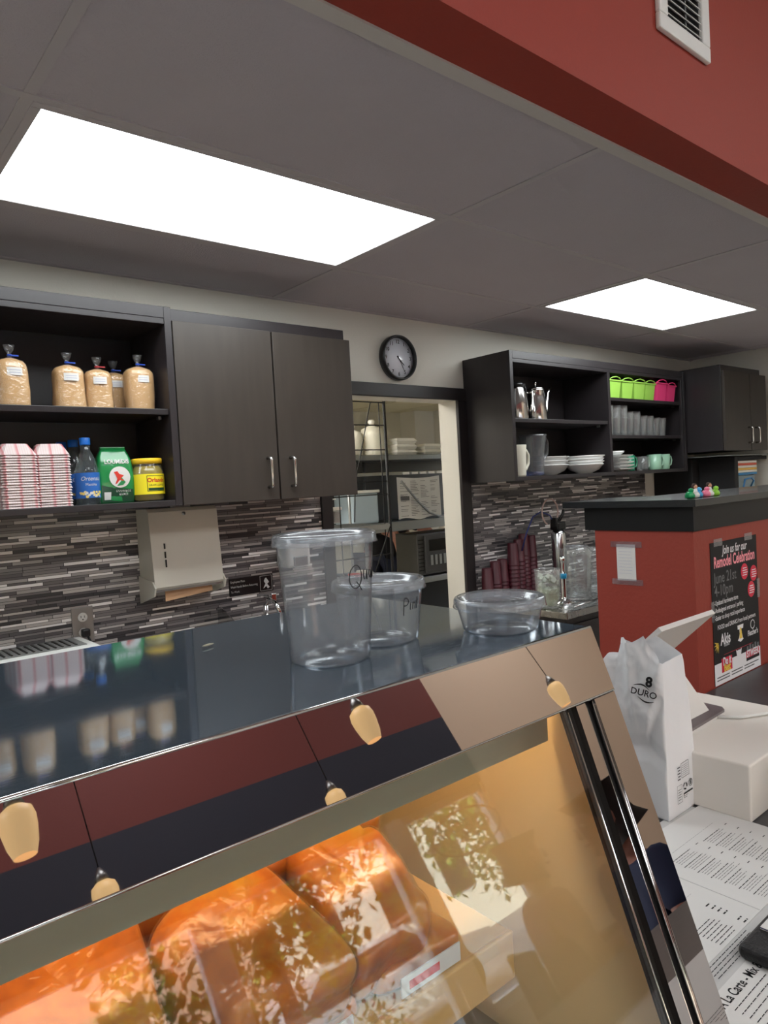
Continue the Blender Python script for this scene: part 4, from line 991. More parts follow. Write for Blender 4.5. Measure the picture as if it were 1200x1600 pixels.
# poster
px0, px1, pz0, pz1 = 2.036, 2.352, .951, 1.372; yp = BY
t = thing('event_poster', 'black remodel celebration poster taped to the front red face', 'poster', (2.2, BY, 1.15))
b = MB(); b.box(px0, px1, yp - .0018, yp - .0004, pz0, pz1, M['blackm'])
W_, H_ = px1 - px0, pz1 - pz0
yq = yp - .0024
def pm(fx, fz): return mapper((px0 + fx * W_, yq, pz0 + fz * H_), (1, 0, 0), (0, 0, 1))
M['pw'] = mat('poster_white', sr(225, 223, 226), .6); M['pp_'] = mat('poster_pink', sr(240, 150, 160), .6); M['pg'] = mat('poster_grey', sr(110, 110, 112), .6); M['pr'] = mat('poster_red', sr(206, 40, 66), .6)
M['py'] = mat('poster_yellow', sr(230, 196, 80), .6)
def prect(x0, x1, z0, z1, m, d=0):
    b.add([(px0 + x0 * W_, yq + .0003 - d, pz0 + z0 * H_), (px0 + x1 * W_, yq + .0003 - d, pz0 + z0 * H_), (px0 + x1 * W_, yq + .0003 - d, pz0 + z1 * H_), (px0 + x0 * W_, yq + .0003 - d, pz0 + z1 * H_)], [(0, 1, 2, 3)], m)
prect(.0, 1, 0, .15, M['pw'])
b.text('Join us for our', .036, M['pw'], pm(.5, .935), bold=.0006, shear=.25, narrow=.78)
b.text('Remodel Celebration', .046, M['pp_'], pm(.5, .855), bold=.0013, narrow=.70)
b.text('June 21st', .046, M['pg'], pm(.05, .745), 'LEFT', bold=.0003, narrow=.86)
b.text('4-10pm', .046, M['pg'], pm(.05, .655), 'LEFT', bold=.0003, narrow=.86)
for k, (s_, w_) in enumerate((('-Updated hardware store', .76), ('-Redesigned entrance / parking', .76), ('-Easier to shop retail experience', .76))):
    b.text(s_, .020, M['pw'], pm(.04, .575 - .053 * k), 'LEFT', bold=.0002, narrow=w_)
b.text('FOOD and DRINKS from local partners', .0185, M['pw'], pm(.5, .40), bold=.0002, narrow=.86)
for (cx, cz) in ((.70, .745), (.905, .715), (.84, .60)):
    b.prism([(px0 + cx * W_ + .025 * math.cos(a * .2618), pz0 + cz * H_ + .025 * math.sin(a * .2618)) for a in range(24)], 'y', yq - .0002, yq + .0003, M['pr'])
    for k in range(4): prect(cx - .04 - .01 * (k % 2), cx + .045 + .01 * (k % 3), cz + .022 - .017 * k, cz + .029 - .017 * k, M['pw'], .0008)
b.text('Akis', .046, M['pw'], pm(.24, .305), bold=.0012, narrow=.8)
b.text('kitchen', .012, M['pw'], pm(.26, .262), bold=0)
for k in range(5):
    a = math.radians(150 + 28 * k); cx, cz = px0 + .085 * W_, pz0 + .285 * H_
    b.prism([(cx + .004 * math.sin(a), cz - .004 * math.cos(a)), (cx + .026 * math.cos(a + .15), cz + .026 * math.sin(a + .15)), (cx - .004 * math.sin(a), cz + .004 * math.cos(a))], 'y', yq - .0001, yq + .0003, M['py'])
b.prism([(px0 + (.56 + dx) * W_, pz0 + dz * H_) for dx, dz in ((-.06, .365), (.07, .365), (.06, .335), (.02, .335), (.03, .30), (.045, .27), (.06, .255), (.0, .24), (-.06, .255), (-.03, .275), (-.015, .30), (-.02, .335), (-.055, .335))], 'y', yq - .0001, yq + .0003, M['pw'])
b.prism([(px0 + (.565 + dx) * W_, pz0 + dz * H_) for dx, dz in ((-.01, .345), (.012, .345), (.03, .265), (-.03, .265))], 'y', yq - .0004, yq + .0001, M['py'])
b.prism([(px0 + (.84 + .05 * math.cos(a * .39)) * W_, pz0 + (.335 + .035 * math.sin(a * .39)) * H_) for a in range(16)] + [(px0 + (.84 + .042 * math.cos(a * .39)) * W_, pz0 + (.335 + .029 * math.sin(a * .39)) * H_) for a in range(16, -1, -1)], 'y', yq - .0001, yq + .0003, M['pw'])
b.text("Fletcher's", .024, M['pw'], pm(.84, .275), bold=.0005, narrow=.8)
prect(.20, .82, .196, .1985, M['pr'], .0002)
prect(.14, .36, .075, .175, M['pr'], .0003)
for k, (s_, m_) in enumerate((('Do it', M['pw']), ('Best', M['py']))): b.text(s_, .033, m_, (lambda mm: lambda u, v: mm(u, v) + Vector((0, -.0008, 0)))(pm(.25, .148 - .045 * k)), bold=.0012, narrow=.75)
b.prism([(px0 + (.51 + dx) * W_, pz0 + dz * H_) for dx, dz in ((-.06, .195), (-.03, .185), (.0, .19), (.03, .185), (.06, .195), (.045, .15), (.0, .135), (-.045, .15))], 'y', yq - .0004, yq + .0001, M['pw'])
prect(.67, .97, .100, .155, M['pr'], .0003); prect(.67, .97, .078, .100, M['ink'], .0003)
b.text('STWEEK', .030, M['pw'], (lambda mm: lambda u, v: mm(u, v) + Vector((0, -.0008, 0)))(pm(.82, .128)), bold=.001, narrow=.78)
for k in range(5):
    prect(.69 + .06 * k, .725 + .06 * k, .157, .185 + .01 * (k % 2), M['pg'], .0003)
for k in range(2):
    for (a_, c_) in ((.04, .30), (.34, .58), (.62, .95 - .1 * k)): prect(a_, c_, .048 - .020 * k, .056 - .020 * k, M['inkg'], .0003)
b.build('printed_sheet', t)
for (x0, x1, z0, z1) in ((px0 + .02, px0 + .075, pz1 - .012, pz1 + .010), (px1 - .09, px1 - .035, pz1 - .012, pz1 + .010), (px0 - .010, px0 + .010, pz0 + .19, pz0 + .25), (px1 - .010, px1 + .010, pz0 + .22, pz0 + .28)):
    b = MB(); b.box(x0, x1, yp - .0036, yp - .0030, z0, z1, M['tape']); b.build('tape', t)
# toy figurines on the bar top
def toy(x, y, body, hair, lab):
    t = thing('toy_figurine', lab, 'figurine', (x, y, 1.5065), group='toy figurines on the bar top')
    b = MB()
    b.lathe([(.006, 0), (.012, .002), (.0135, .009), (.010, .016), (.005, .019)], body, n=16, sx=1.25); b.lathe([(0, 0), (.004, .002), (.0015, .012), (0, .016)], body, (-.016, 0, .006), 10)
    b.build('body', t, world=False)
    if hair:
        b = MB(); b.lathe([(.006, 0), (.0075, .004), (.005, .016), (.003, .018)], M['porc'], (.004, 0, .010), 12); b.lathe([(0, 0), (.005, .002), (.0062, .007), (.004, .012), (0, .013)], mat('skin_toy', sr(200, 150, 120), .5), (.004, 0, .026), 12); b.build('robe', t, world=False)
        b = MB(); b.lathe([(.004, 0), (.0070, .004), (.0078, .012), (.0055, .0175), (0, .019)], hair, (.0055, .0035, .024), 12); b.build('hair', t, world=False, label='brown hair')
    else:
        b = MB(); b.lathe([(0, 0), (.006, .002), (.0078, .007), (.006, .012), (0, .014)], body, (.007, 0, .016), 12); b.prism([(.013, .020), (.020, .0215), (.013, .024)], 'y', -.003, .003, mat('beak', sr(230, 150, 40), .5)); b.build('head', t, world=False)
br = mat('brown_hair', sr(60, 38, 28), .6)
cg_ = [mat('toy_green', sr(30, 150, 90), .35), mat('toy_blue', sr(70, 160, 210), .35), mat('toy_pink', sr(240, 130, 160), .35), mat('toy_lime', sr(140, 205, 60), .35)]
toy(1.982, .985, cg_[0], None, 'tiny green duck figurine at the left end of the group')
toy(2.012, .985, M['porc'], br, 'tiny brown haired white robed figurine, left of the two')
toy(2.046, .992, cg_[1], None, 'tiny blue duck figurine in the middle'); toy(2.080, .985, cg_[2], None, 'tiny pink duck figurine')
toy(2.112, .990, M['porc'], br, 'tiny brown haired white robed figurine, right of the two'); toy(2.145, .988, cg_[3], None, 'tiny lime green duck figurine at the right end')

# ------------------------------------------------------------------ register counter and what lies on it
t = thing('register_counter', 'dark grey checkout counter right of the deli case', 'counter', (1.6, .3, 0))
b = MB(); b.box(.786, 3.0, -.25, BY - .002, .915, .949, M['counter'], .004); b.build('worktop', t)
b = MB(); b.box(.80, 2.9, -.15, BY - .002, 0, .914, M['redw']); b.build('front_panel', t)
# cash drawer box
b = MB(); b.box(1.284, 1.644, .548, .93, .9495, 1.054, mat('white_box_card', sr(228, 222, 214), .5, coat=.3), .004, 3)
tag(b.build('white_box'), 'low white box on the counter under the tablet stand', 'box')
# tablet stand
t = thing('tablet_stand', 'white tablet register stand with grey base on the white box', 'tablet stand', (1.42, .78, 1.0545))
M['gbase'] = mat('warm_grey_base', sr(112, 102, 104), .45); M['tabw'] = mat('white_tablet_shell', sr(214, 210, 206), .4)
b = MB(); b.prism([(1.34, .694), (1.525, .700), (1.540, .712), (1.553, .860), (1.35, .90)], 'z', 1.0545, 1.060, M['tabw']); b.prism([(1.34, .694), (1.525, .700), (1.540, .712), (1.553, .860), (1.35, .90)], 'z', 1.060, 1.0655, M['gbase']); b.build('base_plate', t, label='warm grey base plate')
b = MB()
q0, q1 = (.722, 1.0655), (.800, 1.183)
b.add([(1.315, q0[0], q0[1]), (1.500, q0[0], q0[1]), (1.485, q1[0], q1[1]), (1.315, q1[0], q1[1]), (1.315, q0[0] + .03, q0[1]), (1.500, q0[0] + .03, q0[1]), (1.485, q1[0] + .006, q1[1]), (1.315, q1[0] + .006, q1[1])],
      [(0, 1, 2, 3), (4, 5, 6, 7), (0, 1, 5, 4), (1, 2, 6, 5), (2, 3, 7, 6), (0, 3, 7, 4)], M['tabw']); b.build('leg', t)
b = MB(); a = Vector((1.50, .70, 1.280)); dv = Vector((0, .130, -.122)); nn = Vector((0, .122, .130)).normalized() * .010; w_ = Vector((-.225, 0, 0))
v8 = [a, a + w_, a + w_ + dv * 1.25, a + dv * 1.25]; v8 += [v + nn for v in v8]
b.add(v8, [(0, 1, 2, 3), (4, 5, 6, 7), (0, 1, 5, 4), (1, 2, 6, 5), (2, 3, 7, 6), (3, 0, 4, 7)], M['tabw']); b.build('tablet_shell', t)
b = MB(); n2 = nn * 1.04; g_ = [a + w_ * .04 + dv * .05 + n2, a + w_ * .96 + dv * .05 + n2, a + w_ * .96 + dv * 1.2 + n2, a + w_ * .04 + dv * 1.2 + n2]; b.add(g_, [(0, 1, 2, 3)], mat('dark_screen', sr(20, 20, 24), .1)); b.build('screen', t)
b = MB(); b.tube([(1.49, .698, 1.0585), (1.52, .66, 1.0585), (1.60, .62, 1.0585), (1.68, .60, 1.06)], .0032, M['white'], 8)
tag(b.build('cable'), 'thin white cable running from the tablet stand across the box', 'cable')
t = thing('card_terminal', 'white card terminal cut off by the right picture edge', 'card terminal', (1.47, .47, .9495))
b = MB(); b.box(1.375, 1.50, .40, .525, .9495, 1.05, M['white'], .012, 3); b.build('body', t)
b = MB(); b.box(1.362, 1.50, .405, .53, 1.051, 1.066, mat('pale_green_grey', sr(170, 176, 162), .4), .004); b.box(1.380, 1.49, .42, .515, 1.0662, 1.068, M['black'], .001); b.build('keypad', t)

# menus
def menu(name, corners, z, m, label, group=None):
    t = thing(name, label, 'menu', (corners[0][0], corners[0][1], z), group=group)
    b = MB(); b.prism(corners, 'z', z, z + .0008, m); return t, b
CTZ = .9495
t, b = menu('menu_sheet', [(1.090, .665), (1.275, .665), (1.275, .30), (.86, .30), (.885, .46)], CTZ, M['papg'], 'grey lower menu sheet under the folded white menu'); b.build('sheet', t)
t = thing('folded_menu', 'large white folded menu lying open beside the steel post', 'menu', (1.1, .5, CTZ + .001))
b = MB(); b.prism([(1.072, .652), (1.285, .645), (1.285, .432), (.865, .432), (.84, .47)], 'z', CTZ + .0012, CTZ + .0022, M['paper'])
# text block lines, running roughly along +X -Y ... each line is a thin bar of print
zt = CTZ + .0026
def line(x0, y0, x1, y1, w_, m=M['ink']):
    d_ = Vector((x1 - x0, y1 - y0)).normalized(); n_ = Vector((-d_.y, d_.x)) * w_ * .62
    rnd_ = random.Random(int((x0 * 977 + y0 * 3331) * 1000)); L_ = math.hypot(x1 - x0, y1 - y0); q = 0
    while q < L_:
        e = min(L_, q + rnd_.uniform(.004, .012)); b.add([(x0 + d_.x * q - n_.x, y0 + d_.y * q - n_.y, zt), (x0 + d_.x * e - n_.x, y0 + d_.y * e - n_.y, zt), (x0 + d_.x * e + n_.x, y0 + d_.y * e + n_.y, zt), (x0 + d_.x * q + n_.x, y0 + d_.y * q + n_.y, zt)], [(0, 1, 2, 3)], m)
        q = e + rnd_.uniform(.0012, .002)
mt = lambda x, y: mapper((x, y, zt), (1, 0, 0), (0, 1, 0))
b.text('Entrees', .013, M['ink'], mt(1.072, .604), bold=.0003)
line(1.090, .596, 1.235, .596, .0003)
def item(x, y, wd, n_):
    line(x, y, x + wd * .8, y, .0011); 
    for k in range(n_): line(x + .004, y - .0050 - .0042 * k, x + wd * random.Random(k + int(y * 1000)).uniform(.55, .95), y - .0050 - .0042 * k, .0007, M['inkg'])
    line(x + wd + .006, y, x + wd + .014, y, .0012)
for k in range(6): item(1.162, .578 - .0215 * k, .075, 3)
for k in range(7): item(1.062, .582 - .0212 * k, .075, 3)
for k in range(4): line(.985, .490 - .0085 * k, .997, .490 - .0085 * k, .0018)
for k in range(2): line(.985, .445 - .0085 * k, .997, .445 - .0085 * k, .0018)
for k in range(7): line(.915, .473 - .0058 * k, .960 + .004 * (k % 3), .473 - .0058 * k, .0009)
for k in range(5): line(.870, .510 - .006 * k, .90, .510 - .006 * k, .0008)
line(.95, .520, 1.0, .520, .0003, M['inkg'])
b.build('sheet', t)
b = MB(); b.box(1.0295, 1.0305, .433, .648, CTZ + .0022, CTZ + .0027, M['papg']); b.build('fold_crease', t)
t = thing('menu_sheet', 'grey menu sheet strip under the wallet corner', 'menu', (1.0, .41, CTZ))
b = MB(); b.prism([(.80, .402), (1.20, .402), (1.20, .432), (.83, .432)], 'z', CTZ + .0009, CTZ + .0013, M['papg'])
for k in range(4): line(.85, .427 - .0055 * k, .97, .427 - .0055 * k, .0009, M['ink'])
b.build('sheet', t)
t = thing('a_la_carte_menu', 'white menu sheet headed A La Carte at the lower right corner', 'menu', (1.0, .3, CTZ))
b = MB(); b.prism([(.76, .10), (1.30, .10), (1.30, .402), (.76, .402)], 'z', CTZ + .0010, CTZ + .0016, M['paper'])
zt = CTZ + .0020
b.text('A La Carte - Mix & Match', .0175, M['ink'], mt(.806, .388), 'LEFT', bold=.0003, narrow=.80)
for k in range(9): line(.812, .374 - .0085 * k, .90 + .01 * (k % 3), .374 - .0085 * k, .0009); line(.955, .374 - .0085 * k, .965, .374 - .0085 * k, .0012)
b.build('sheet', t)

# wallet / card holder
t = thing('card_wallet', 'black leather card wallet with cards showing at the right edge', 'wallet', (1.02, .36, CTZ))
M['leath'] = mat('black_leather', sr(24, 23, 24), .45, bump=.6, bscale=300)
b = MB(); b.box(.905, 1.012, .305, .412, CTZ + .002, CTZ + .022, M['leath'], .009, 4); b.build('cover', t)
for k, m_ in enumerate((M['paper'], mat('blue_card', sr(40, 60, 130), .4), M['paper'])):
    b = MB(); b.box(.955, 1.004 + .003 * k, .318, .402, CTZ + .0225 + .0012 * k, CTZ + .0235 + .0012 * k, m_, .0003)
    tag(b.build('bank_card'), ('white card lowest in the wallet', 'blue card in the wallet', 'white card on top in the wallet')[k], 'card', 'cards in the wallet')
# round black clasp / lens-like purse frame above it
b = MB(); b.box(1.022, 1.09, .310, .40, CTZ + .003, CTZ + .022, M['leath'], .008, 4); tag(b.build('key_pouch'), 'small black leather pouch just beyond the card wallet', 'pouch')

# ------------------------------------------------------------------ paper bag
t = thing('paper_bag', 'white number 8 paper bag with crumpled front standing on the counter', 'paper bag', (1.25, .73, CTZ))
M['bagp'] = mat('bag_paper', sr(228, 228, 230), .7, bump=.3, bscale=25)
bx0, bx1, by0, by1, bz0, bh = 1.189, 1.297, .655, .811, .9500, .312
HT = [(0, .268), (.15, .298), (.30, .300), (.36, .318), (.60, .325), (.78, .342), (.90, .308), (1, .292), (1.5, .292), (2, .296), (2.4, .325), (2.7, .300), (3.1, .312), (3.6, .290), (4, .268)]
def bagtop(q):
    for (a, ha), (c, hc) in zip(HT, HT[1:]):
        if a <= q <= c: return ha + (hc - ha) * (q - a) / (c - a)
    return .268
def bagpt(s_, u):
    """s_ in 0..4 around the bag (0..1 wide front face far->near, 1..2 narrow near face, 2..3 back, 3..4 far side); u height 0..1"""
    q4 = s_ % 4; k = int(q4); f = q4 - k; z = bz0 + bagtop(q4) * u
    g = max(0, (u - .40) / .60)                      # crumpling grows upward
    ax0, ax1 = bx0 - .002 * u, bx1 - .036 * u ** 2; ay0, ay1 = by0 - .001, by1 - .030 * g
    if k == 0: p = Vector((ax0, ay1 + (ay0 - ay1) * f, z))
    elif k == 1: p = Vector((ax0 + (ax1 - ax0) * f, ay0, z))
    elif k == 2: p = Vector((ax1, ay0 + (ay1 - ay0) * f, z))
    else: p = Vector((ax1 + (ax0 - ax1) * f, ay1, z))
    crump = 0
    if k == 0:
        cx = .66 - .14 * g; hw = .10 + .52 * g; e_ = 1 - abs(f - cx) / hw
        if u > .38 and e_ > 0:                        # V shaped bulging crumpled panel that opens upward
            ramp = min(1, e_ * 5); p.x += -.013 * ramp * min(1, (u - .38) * 5) + .010 * math.sin(math.pi * min(1, e_)) * g
            crump = ramp
        if .30 < u <= .46: p.x += .010 * (1 - abs(u - .38) / .08) * max(0, 1 - abs(f - cx) / .45)
        p.x += .0022 * math.sin(f * 9 + u * 4) * (1 - g)
    if k == 1: p.y += .004 * math.sin(math.pi * f) * g
    if k == 3: p.y -= .03 * math.sin(math.pi * f) * min(1, u * 1.5)
    n_ = noise.noise_vector(Vector((p.x * 18, p.y * 18, p.z * 16))); rg = abs(noise.noise(Vector((p.y * 26 + 3, p.z * 15, p.x * 20)))) - .25; rg2 = abs(noise.noise(Vector((p.y * 55, p.z * 40 + 9, p.x * 40)))) - .25
    am = .0006 + .0040 * g * (1.0 if k != 1 else .4)
    p += n_ * am
    if k != 1: p.x += (rg * .016 + rg2 * .007) * g * (.35 + .65 * crump) * (1 if k == 0 else -1)
    return p
b = MB(); L = []; NS = 200; NU = 96
for j in range(NU + 1):
    L.append([bagpt(4 * i / NS, j / NU) for i in range(NS)])
vs = [p for l in L for p in l]; fs = []
for j in range(NU):
    for i in range(NS): fs.append((j * NS + i, j * NS + (i + 1) % NS, (j + 1) * NS + (i + 1) % NS, (j + 1) * NS + i))
fs.append(tuple(range(NS)))
b.add(vs, fs, M['bagp'], True)
def onface(f0, u0, face, sc=1.0, rot=0):
    W2 = (by1 - by0) if face == 0 else (bx1 - bx0)
    ca, sa = math.cos(rot), math.sin(rot)
    def fn(x, y):
        x, y = x * ca - y * sa, x * sa + y * ca
        f = f0 + x / W2; u = u0 + y / bh; p = bagpt(face + min(.98, max(.02, f)), u)
        if face == 0:
            near = [bagpt(min(.98, max(.02, f + a_)), u + c_).x for a_ in (-.05, -.025, 0, .025, .05) for c_ in (-.03, 0, .03)]
            return Vector((min(sum(near) / len(near) - .0045, min(near) - .0012), by1 - .030 * max(0, (u - .4) / .6) + (by0 - by1) * f, bz0 + bh * u))
        return p + Vector((0, -.0015, 0))
    return fn
b.text('8', .026, M['ink'], onface(.745, .825, 0), bold=.0010, sub=2)
b.text('DURO', .0175, M['ink'], onface(.695, .755, 0, rot=-.10), bold=.0002, sub=2)
fn = onface(.695, .755, 0)
for sg_ in (1, -1):
    arc = [(sg_ * (-.020 + .030 * k / 10), sg_ * (.0135 + .0035 * math.sin(math.pi * k / 10) - .006 * (k / 10) ** 2)) for k in range(11)]
    vs = []
    for k, (x, y) in enumerate(arc):
        th = .0012 * math.sin(math.pi * min(1, k / 10 * .9 + .05)) + .0002; vs += [fn(x, y - th), fn(x, y + th)]
    b.add(vs, [(2 * i, 2 * i + 2, 2 * i + 3, 2 * i + 1) for i in range(10)], M['ink'])
# recycling print on the narrow face
fn = onface(.5, 0, 1)
def R4(x0, x1, y0, y1, m=M['ink']): b.add([fn(x0, y0), fn(x1, y0), fn(x1, y1), fn(x0, y1)], [(0, 1, 2, 3)], m)
def frame(x0, x1, y0, y1, w_=.0009):
    R4(x0, x1, y0, y0 + w_); R4(x0, x1, y1 - w_, y1); R4(x0, x0 + w_, y0, y1); R4(x1 - w_, x1, y0, y1)
frame(-.004, .026, .071, .101)
for k in range(6): R4(.000, .022, .0755 + .0038 * k, .0762 + .0038 * k, M['inkg'])
for k in range(5): R4(-.018 + .002 * (k % 2), -.007, .070 + .006 * k, .0725 + .006 * k, M['inkg'])
for k in range(3):
    a0 = math.radians(90 + 120 * k); a1 = a0 + math.radians(85)
    pts = [(.009 + .0075 * math.cos(a0 + (a1 - a0) * q / 5), .052 + .0075 * math.sin(a0 + (a1 - a0) * q / 5)) for q in range(6)]
    pt2 = [(.009 + .0045 * math.cos(a0 + (a1 - a0) * q / 5), .052 + .0045 * math.sin(a0 + (a1 - a0) * q / 5)) for q in range(6)]
    b.add([fn(*p) for pr_ in zip(pts, pt2) for p in pr_], [(2 * i, 2 * i + 2, 2 * i + 3, 2 * i + 1) for i in range(5)], M['ink'])
pts = [(.029 + .0075 * math.cos(q * .45), .053 + .0075 * math.sin(q * .45)) for q in range(15)]; pt2 = [(.029 + .0062 * math.cos(q * .45), .053 + .0062 * math.sin(q * .45)) for q in range(15)]
b.add([fn(*p) for pr_ in zip(pts, pt2) for p in pr_], [(2 * i, 2 * i + 2, 2 * i + 3, 2 * i + 1) for i in range(14)], M['ink'])
b.text('S', .012, M['ink'], lambda u, v: fn(u + .029, v + .053), bold=.0004)
R4(.002, .036, .036, .0395); R4(.002, .018, .0325, .0335, M['inkg']); R4(.002, .014, .029, .030, M['inkg'])
frame(-.022, -.004, .024, .060, .0006)
for k in range(5): R4(-.019, -.007, .030 + .005 * k, .0312 + .005 * k, M['inkg'])
b.build('bag', t)

# ------------------------------------------------------------------ kitchen beyond the doorway
b = MB(); b.box(1.0, 1.1, WY + .13, 6.2, 0, 2.5, M['wall']); struct('wall_kitchen_left', b)
b = MB(); b.box(5.85, 5.95, WY + .13, 6.3, 0, 2.6, M['wall']); b.box(5.55, 5.85, 5.95, 6.2, 0, 2.437, M['wall']); struct('wall_kitchen_right', b)
b = MB(); b.box(1.0, 5.95, 6.2, 6.3, 0, 2.6, mat('kitchen_paint', sr(206, 200, 180), .7)); struct('wall_kitchen_back', b)
b = MB()
kx = [1.1 + .61 * k for k in range(9)]; ky = [WY + .13 + 1.22 * k for k in range(4)]
M['ktile'] = mat('kitchen_ceiling_tile', sr(214, 206, 176), .85, bump=.3, bscale=150)
for i in range(8):
    for j in range(3): b.box(kx[i] + .01, min(kx[i + 1], 5.85) - .01, ky[j] + .01, min(ky[j + 1], 6.2) - .01, 2.437, 2.45, M['ktile'])
b.box(1.1, 5.85, WY + .13, 6.2, 2.446, 2.47, M['blackm']); struct('ceiling_kitchen', b)
t = thing('kitchen_lamp', 'bright ceiling lamp inside the back kitchen', 'ceiling light', (3.0, 4.6, 2.43))
M['klamp'] = mat('kitchen_diffuser', (1, 1, 1, 1), .5, emit=(1, .96, .89, 1), es=KITCHEN_L)
b = MB(); b.box(1.75, 2.30, 3.3, 4.4, 2.405, 2.434, M['klamp']); b.build('diffuser', t)
b = MB(); b.box(1.73, 2.32, 3.28, 4.42, 2.425, 2.436, M['tbar']); b.build('frame', t)

# steel shelving with foam boxes, ticket rail and microwave
t = thing('steel_shelving', 'steel kitchen shelving seen through the doorway', 'shelving', (3.4, 4.0, 0))
for z0, z1, nm in ((1.775, 1.812, 'shelf'), (1.665, 1.690, 'ticket_rail'), (1.265, 1.335, 'shelf'), (.86, .905, 'worktop')):
    b = MB(); b.box(2.55, 4.4, 3.8 if nm != 'ticket_rail' else 3.80, 4.12 if nm != 'ticket_rail' else 3.83, z0, z1, M['steeld'] if nm != 'ticket_rail' else M['steel'], .004); b.build(nm, t)
for x in (2.60, 3.27, 4.35):
    b = MB(); b.tube([(x, 4.10, 0), (x, 4.10, 1.90)], .016, M['steeld']); b.build('upright', t)
b = MB(); b.box(2.62, 4.38, 4.09, 4.098, 1.336, 1.774, mat('shelf_back', sr(58, 58, 60), .4)); b.build('back_panel', t)
b = MB(); b.box(2.62, 4.38, 4.09, 4.098, .30, .86, M['blackm']); b.build('back_panel', t)
for k in range(5):
    b = MB(); b.box(3.40 + .085 * k, 3.455 + .085 * k, 3.790, 3.798, 1.667, 1.684, M['white']); tag(b.build('rail_ticket'), 'small white ticket clipped on the steel rail above the menus', 'ticket', 'tickets on the rail')
M['foam'] = mat('white_foam', sr(232, 230, 222), .6)
def foambox(loc, w_, d_, h_, n_, lab, gp):
    for k in range(n_):
        b = MB(); z = loc[2] + k * h_
        R_ = lambda q, zz: [(loc[0] - w_ * q, loc[1] - d_ * q, zz), (loc[0] + w_ * q, loc[1] - d_ * q, zz), (loc[0] + w_ * q, loc[1] + d_ * q, zz), (loc[0] - w_ * q, loc[1] + d_ * q, zz)]
        b.loft([R_(.88, z), R_(1, z + h_ * .45), R_(1.03, z + h_ * .5), R_(1, z + h_ * .55), R_(.85, z + h_ * .98)], M['foam'], smooth=False)
        tag(b.build('foam_box'), lab, 'foam box', gp)
foambox((3.53, 3.98, 1.8125), .10, .10, .042, 3, 'white foam box in the centre stack on the kitchen shelf', 'foam boxes, centre stack')
foambox((3.80, 3.98, 1.8125), .09, .10, .042, 2, 'white foam box in the stack at the door jamb', 'foam boxes, right stack')
foambox((2.90, 3.98, 1.8125), .09, .10, .033, 4, 'white foam box in the left stack behind the wire rack', 'foam boxes, left stack')
for (x, y, h_, r_, lab) in ((3.28, 3.98, .215, .085, 'tall white bag of cups standing right behind the wire rack'), (3.115, 4.0, .185, .07, 'white bag of cups left of the taller one')):
    t = thing('cup_bag', lab, 'bag of cups', (x, y, 1.8125), group='white bags of cups')
    b = MB(); b.lathe([(r_ * .95, 0), (r_, .02), (r_ * 1.02, h_ * .7), (r_ * .9, h_ * .92), (r_ * .4, h_), (r_ * .15, h_ + .01)], mat('milky_bag_%d' % int(x * 100), sr(226, 222, 206), .5, bump=.8, bscale=30), n=20); b.build('body', t, world=False)
    b = MB(); b.lathe([(r_ * .15, h_ + .008), (r_ * .35, h_ + .035), (r_ * .2, h_ + .05)], M['foam'], n=9); b.build('knot', t, world=False)
t = thing('posted_menu', 'white printed order sheet hanging in the kitchen pass', 'sheet', (3.54, 3.79, 1.5))
b = MB(); n_ = 12; vs = []
for i in range(n_ + 1):
    x = 3.325 + .425 * i / n_; vs += [(x, 3.785 + .006 * math.sin(i), 1.345 + .01 * math.sin(i * .8)), (x, 3.787 + .004 * math.sin(i * 1.3), 1.650 - .012 * math.sin(math.pi * i / n_))]
b.add(vs, [(2 * i, 2 * i + 2, 2 * i + 3, 2 * i + 1) for i in range(n_)], M['paper'], True)
for c_ in range(4):
    for k in range(22):
        if random.random() < .2: continue
        x = 3.345 + c_ * .10; z = 1.615 - k * .0118; b.box(x, x + random.uniform(.04, .085), 3.7765, 3.777, z, z + .003, M['inkg'])
b.box(3.345, 3.43, 3.7765, 3.777, 1.48, 1.51, M['inkg']); b.build('sheet', t)
b = MB(); b.tube([(3.34, 3.755, 1.62), (3.40, 3.755, 1.56), (3.50, 3.755, 1.46), (3.60, 3.755, 1.38), (3.70, 3.755, 1.345), (3.80, 3.755, 1.34)], .008, M['steeld']); tag(b.build('grey_cable'), 'grey cable hanging across the order sheet', 'cable')
t = thing('microwave', 'dark steel microwave oven under the kitchen shelf', 'microwave', (3.78, 4.0, .905))
b = MB(); b.box(3.52, 4.05, 3.82, 4.06, .915, 1.225, mat('oven_case', sr(92, 92, 92), .4, .6), .006); b.build('body', t)
b = MB(); b.box(3.585, 3.95, 3.800, 3.819, .93, 1.21, mat('oven_door', sr(70, 70, 72), .25), .006); d = b.build('door', t)
b = MB(); b.box(3.62, 3.90, 3.797, 3.801, 1.09, 1.175, mat('oven_glass', sr(20, 20, 22), .1), .002); b.build('window', d)
b = MB()
for k in range(9): b.box(3.530, 3.575, 3.812, 3.819, .95 + .028 * k, .958 + .028 * k, M['black'])
b.build('vent_slot', t)
for k in range(6):
    b = MB(); b.box(3.63 + .045 * k, 3.655 + .045 * k, 3.795, 3.799, .985, 1.06, M['steeld'], .002); b.build('grille_bar', d)
b = MB()
for q in (3.55, 4.02): b.box(q - .02, q + .02, 3.85, 4.04, .905, .915, M['black'])
b.build('foot', t)
t = thing('stockpot_shelf_box', 'pale blue container standing on the kitchen shelf behind the wires', 'container', (3.1, 3.9, 1.34))
b = MB(); b.box(2.96, 3.19, 3.84, 4.06, 1.3355, 1.55, mat('pale_blue_box', sr(170, 186, 196), .4), .012); b.build('body', t)
b = MB(); b.box(2.95, 3.20, 3.83, 4.07, 1.55, 1.57, M['white'], .004); b.build('lid', t)
